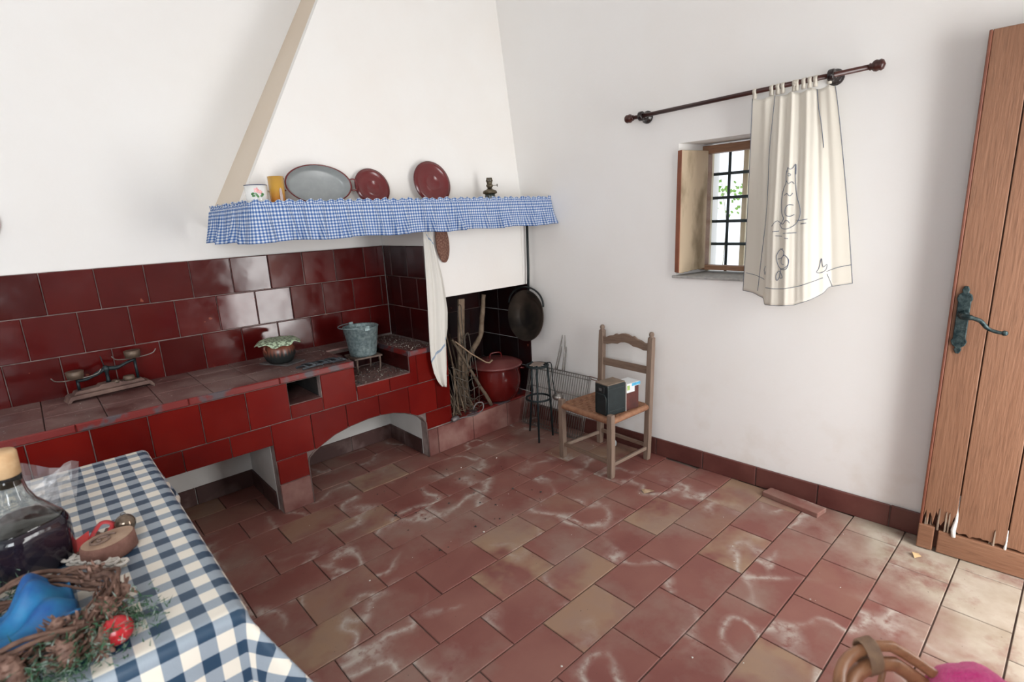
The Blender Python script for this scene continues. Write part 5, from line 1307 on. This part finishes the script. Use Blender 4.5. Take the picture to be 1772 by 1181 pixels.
# wooden log slice with ornaments
LX, LY = 0.034, 1.70
lg = thing('log_slice', (LX, LY, TT), 'reddish brown log slice decoration on the checked cloth', 'ornament')
BARKR = M('log_bark', (0.13, 0.055, 0.04), (0.21, 0.10, 0.075), 0.8, 25, bump=0.5)
LM = Matrix.Translation((LX, LY, TT)) @ Matrix.Rotation(rad(20), 4, 'Z') @ Matrix.Diagonal((1.1, 0.82, 0.95, 1))
G().lathe([(0, 0), (0.056, 0), (0.060, 0.006), (0.058, 0.046), (0.054, 0.050)], 28, LM, caps=True, rfun=lambda a, z: 1 + 0.04 * math.sin(3 * a + 1) + 0.02 * math.sin(9 * a)).build('bark', BARKR, lg)
G().lathe([(0.0545, 0.0502), (0.03, 0.0515), (0, 0.052)], 28, LM, caps=False, rfun=lambda a, z: 1 + 0.04 * math.sin(3 * a + 1)).build('cut_face', M('cut_wood', (0.30, 0.19, 0.13), (0.38, 0.26, 0.18), 0.8, 30), lg)
sw = [LM @ Vector((0.03 * (1 - k / 26) * math.cos(k * 0.5) - 0.012, 0.03 * (1 - k / 26) * math.sin(k * 0.5), 0.055)) for k in range(22)]
G().tube(sw, 0.0032, 6).build('scroll', M('twig_scroll', (0.13, 0.08, 0.06), (0.2, 0.13, 0.1), 0.7, 40), lg)
tagc = tag(G().add([(-0.065, 1.735, TT + 0.002), (-0.005, 1.785, TT + 0.004), (0.0, 1.815, TT + 0.035), (-0.06, 1.765, TT + 0.03)], [(0, 1, 2, 3)]).build('red_tag', M('red_card', (0.62, 0.07, 0.06), (0.5, 0.04, 0.04), 0.5, 20), solid=0.002), 'small red paper tag beside the bottle', 'tag')
cc = tag(G().tube(smooth_path([(-0.03, 1.735, TT + 0.012), (-0.01, 1.76, TT + 0.02), (0.0, 1.775, TT + 0.012), (0.015, 1.80, TT + 0.022), (0.03, 1.795, TT + 0.012), (0.045, 1.815, TT + 0.02)], 6), [0.007 + 0.003 * (k % 2) for k in range(31)], 7).build('bead_chain', M('dark_beads', (0.05, 0.03, 0.025), (0.14, 0.07, 0.05), 0.4, 50)), 'dark brown bead chain behind the log slice', 'beads')
rb = tag(G().tube(smooth_path([(0.0, 1.79, TT + 0.02), (0.03, 1.815, TT + 0.045), (0.055, 1.805, TT + 0.035), (0.04, 1.785, TT + 0.015), (0.07, 1.80, TT + 0.012)], 6), 0.008, 6, flat=0.25).build('red_ribbon', M('red_ribbon', (0.42, 0.03, 0.035), None, 0.4)), 'curled red ribbon behind the log slice', 'ribbon')
be = thing('brass_bell', (0.082, 1.80, TT), 'small shiny brown bell at the back of the log slice', 'bell')
G().ball((0.082, 1.80, TT + 0.0275), 0.027, 18, 12).build('shell', M('bell_brown', (0.10, 0.07, 0.05), (0.2, 0.15, 0.11), 0.12, 40, 0.6), be)
G().tube(ring((0.082, 1.80, TT + 0.056), 0.006, 12, 'y'), 0.0015, 5, True).build('loop', STEELWIRE, be)
cordp = []
for k in range(90):
    t_ = k / 89
    cordp.append(Vector((lerp(-0.055, 0.05, t_) + 0.016 * math.sin(k * 0.9), lerp(1.735, 1.60, t_) + 0.016 * math.cos(k * 0.9), TT + 0.012 + 0.005 * math.sin(k * 0.45))))
tag(G().tube(cordp, 0.0042, 6).build('white_cord', M('white_crochet_cord', (0.68, 0.64, 0.58), (0.5, 0.46, 0.42), 0.8, 80)), 'looped white crochet cord in front of the log slice', 'cord')
# wreath
WX, WY = -0.140, 1.405
we = thing('twig_wreath', (WX, WY, TT), 'twig wreath with pine cones and frosted greenery on the table', 'wreath')
TWIG = M('wreath_twig', (0.075, 0.036, 0.024), (0.16, 0.088, 0.062), 0.8, 40, bump=0.4)
for k in range(7):
    q = random.Random(k); ph = q.uniform(0, 6.28); r0 = q.uniform(0.115, 0.155); zz = q.uniform(0.035, 0.075); ex = q.uniform(1.0, 1.1)
    pts = [Vector((WX + 0.01 + (r0 + 0.014 * math.sin(3 * a + ph)) * math.cos(a) * ex, WY + 0.03 + (r0 + 0.014 * math.sin(3 * a + ph)) * math.sin(a) * 0.92, TT + zz + 0.016 * math.sin(4 * a + ph * 2))) for a in [2 * math.pi * j / 48 for j in range(48)]]
    G().tube(pts, q.uniform(0.0035, 0.0065), 6, True).build('twig', TWIG, we)
CONE = M('pine_cone', (0.085, 0.034, 0.022), (0.27, 0.16, 0.12), 0.7, 60)
def cone(x, y, z, r, tilt, az, name='pine_cone'):
    Mx = Matrix.Translation((x, y, z)) @ Matrix.Rotation(az, 4, 'Z') @ Matrix.Rotation(tilt, 4, 'Y')
    g_ = G().lathe([(0, -r), (r * 0.5, -r * 0.7), (r * 0.6, 0), (r * 0.4, r * 0.8), (0, r * 1.1)], 12, Mx)
    n = 44
    for k in range(n):
        t_ = k / n; a = k * 2.399; zz = lerp(-0.9, 0.95, t_) * r; rr = r * (0.62 * math.sin(math.pi * (0.12 + 0.8 * t_)) + 0.12)
        c = Vector((rr * math.cos(a), rr * math.sin(a), zz)); o_ = Vector((math.cos(a), math.sin(a), 0.35)).normalized(); sd = Vector((-math.sin(a), math.cos(a), 0)); s_ = r * 0.27
        vs = [c - sd * s_ * 0.6, c + sd * s_ * 0.6, c + o_ * s_ * 1.7 + sd * s_ * 0.5, c + o_ * s_ * 2.0 + Vector((0, 0, s_ * 0.25)), c + o_ * s_ * 1.7 - sd * s_ * 0.5, c + o_ * s_ + Vector((0, 0, -s_ * 0.3))]
        g_.add([Mx @ p for p in vs], [(0, 1, 2, 3, 4), (1, 0, 5), (2, 1, 5), (3, 2, 5), (4, 3, 5), (0, 4, 5)])
    g_.build(name, CONE, we)
cone(0.012, 1.405, TT + 0.045, 0.036, rad(70), rad(-10)); cone(-0.045, 1.33, TT + 0.042, 0.032, rad(50), rad(200)); cone(-0.155, 1.265, TT + 0.05, 0.036, rad(20), rad(100)); cone(-0.015, 1.535, TT + 0.04, 0.03, rad(60), rad(40)); cone(-0.03, 1.28, TT + 0.03, 0.03, rad(80), rad(-60)); cone(-0.09, 1.335, TT + 0.06, 0.026, rad(30), rad(20)); cone(0.0, 1.345, TT + 0.05, 0.028, rad(40), rad(80)); cone(-0.075, 1.26, TT + 0.045, 0.03, rad(10), rad(150)); cone(-0.21, 1.28, TT + 0.05, 0.03, rad(30), rad(10))
ap = G().ball((0.004, 1.288, TT + 0.032), (0.031, 0.031, 0.029), 22, 14).build('red_apple', M('red_apple', (0.46, 0.018, 0.025), (0.60, 0.20, 0.20), 0.22, 16, lo=0.55, hi=0.75), we)
G().tube([(0.004, 1.288, TT + 0.058), (0.000, 1.292, TT + 0.072)], 0.002, 5).build('stem', TWIG, ap)
NEED = M('frosted_needles', (0.02, 0.075, 0.03), (0.26, 0.31, 0.28), 0.7, 35, lo=0.50, hi=0.66)
r_ = random.Random(21); ng = G()
for k in range(2600):
    a = r_.uniform(rad(185), rad(335)) if k % 5 else r_.uniform(rad(90), rad(185)); rr = r_.gauss(0.185, 0.033)
    x = WX + 0.02 + rr * math.cos(a) * 1.0; y = WY + 0.02 + rr * math.sin(a) * 0.98; z = TT + 0.006 + abs(r_.gauss(0.028, 0.02))
    d = Vector((r_.gauss(0, 1), r_.gauss(0, 1), r_.gauss(0.5, 0.7))).normalized() * r_.uniform(0.010, 0.022); n = d.orthogonal().normalized() * 0.0016
    p = Vector((x, y, z)); m_ = d.cross(n).normalized() * 0.0016
    ng.add([p + n, p - n * 0.5 + m_, p - n * 0.5 - m_, p + d], [(0, 1, 3), (1, 2, 3), (2, 0, 3)])
tag(ng.build('needles', NEED, we), kind='stuff')
BLUE = M('blue_fabric', (0.003, 0.055, 0.22), (0.008, 0.16, 0.33), 0.5, 12, bump=0.15)
def bluef(u, v):
    a = (u - 0.5); b = (v - 0.5)
    x = WX + 0.012 + a * 0.20 * (1 - 0.45 * v) + b * 0.03; y = WY + 0.035 + b * 0.20 + a * 0.05
    z = TT + 0.045 + 0.055 * math.exp(-((a * 2.2) ** 2 + (b * 1.6 - 0.35) ** 2) * 1.5) + 0.014 * math.sin(9 * a + 5 * b) + 0.008 * math.sin(17 * b - 6 * a)
    return (x, y, z)
tag(G().grid(bluef, 26, 26).build('blue_cloth', BLUE, solid=0.002), 'crumpled bright blue cloth lying inside the twig wreath', 'cloth')
bw = thing('yellow_bowl', (-0.275, 1.60, TT), 'yellow rimmed bowl at the left picture edge on the table', 'bowl')
G().lathe([(0, 0.0), (0.05, 0.0), (0.055, 0.006), (0.088, 0.060), (0.084, 0.060), (0.05, 0.010), (0, 0.009)], 36, Matrix.Translation((-0.272, 1.60, TT)), caps=False).build('dish', M('brown_bowl', (0.24, 0.14, 0.07), None, 0.3), bw)
G().tube(ring((-0.272, 1.60, TT + 0.061), 0.086, 40), 0.004, 6, True).build('rim', M('yellow_rim', (0.55, 0.38, 0.12), None, 0.3), bw)

# ================================================================== wicker chair in the near corner
wc = thing('wicker_chair', (0.985, 0.058, 0), 'small rattan armchair in the near right corner', 'chair')
RATTAN = wood('rattan_cane', (0.30, 0.135, 0.065), (0.43, 0.22, 0.12), 0.35, 'x', 3, 0.2)
HC = Vector((0.985, 0.058, 0))
def hoop(r, z, a0=-50, a1=230, n=30, ry=None): return [HC + Vector((r * math.cos(rad(lerp(a0, a1, k / n))), (ry or r) * math.sin(rad(lerp(a0, a1, k / n))), z - (0.16 * max(0, (45 - lerp(a0, a1, k / n)) / 95) if z > 0.5 else 0))) for k in range(n + 1)]
G().tube(hoop(0.158, 0.758), 0.0105, 10).build('back_hoop', RATTAN, wc)
G().tube(hoop(0.144, 0.731), 0.0135, 10).build('back_hoop', RATTAN, wc)
G().tube(hoop(0.15, 0.43, 0, 360)[:-1], 0.013, 10, True).build('seat_ring', RATTAN, wc)
G().lathe([(0.0, 0.424), (0.142, 0.424), (0.142, 0.436), (0, 0.436)], 32, Matrix.Translation(HC)).build('seat_panel', RATTAN, wc)
for a in range(-50, 231, 20):
    d = Vector((math.cos(rad(a)), math.sin(rad(a)), 0))
    G().tube([HC + d * 0.150 + Vector((0, 0, 0.43)), HC + d * 0.155 + Vector((0, 0, 0.6)), HC + d * 0.146 + Vector((0, 0, 0.728 - 0.16 * max(0, (45 - a) / 95)))], 0.006, 6).build('stake', RATTAN, wc)
for a in (45, 135, 225, 315):
    d = Vector((math.cos(rad(a)), math.sin(rad(a)), 0))
    G().tube([HC + d * 0.145 + Vector((0, 0, 0.43)), HC + d * 0.20 + Vector((0, 0, 0.001))], 0.013, 8).build('leg', RATTAN, wc)
BIND = M('cane_binding', (0.33, 0.21, 0.13), (0.24, 0.15, 0.1), 0.6, 60)
for a in (62, 120, 170):
    d = Vector((math.cos(rad(a)), math.sin(rad(a)), 0)); tn = Vector((-d.y, d.x, 0)); g_ = G()
    for k in range(-3, 4):
        c = HC + d * 0.153 + tn * k * 0.0042 + Vector((0, 0, 0.7445))
        g_.tube([c + d * 0.021 * math.cos(t_) + (Vector((0, 0, 1)) * 0.030 + d * 0.008) * math.sin(t_) for t_ in [2 * math.pi * j / 14 for j in range(14)]], 0.0026, 5, True)
    g_.build('binding', BIND, wc)
def towelmat2():
    t = NT('pink_terry'); P = t.pos()
    t.p(Base_Color=t.mix(t.ramp(t.noise(P, 90, 3), 0.35, 0.65), (0.72, 0.035, 0.25), (0.86, 0.09, 0.36)), Roughness=0.95, Specular_IOR_Level=0.1, Sheen_Weight=0.4)
    t.bump(t.noise(P, 260, 3), 0.9, 0.006)
    return t.m
def cushion(d):
    return 1 + 0.06 * noise.noise(d * 3.1) + 0.02 * noise.noise(d * 11)
tag(G().ball((1.135, 0.035, 0.625), (0.105, 0.095, 0.125), 40, 28, disp=cushion).build('pink_towel', towelmat2()), 'bright pink towelling bundle on the rattan armchair', 'towel')
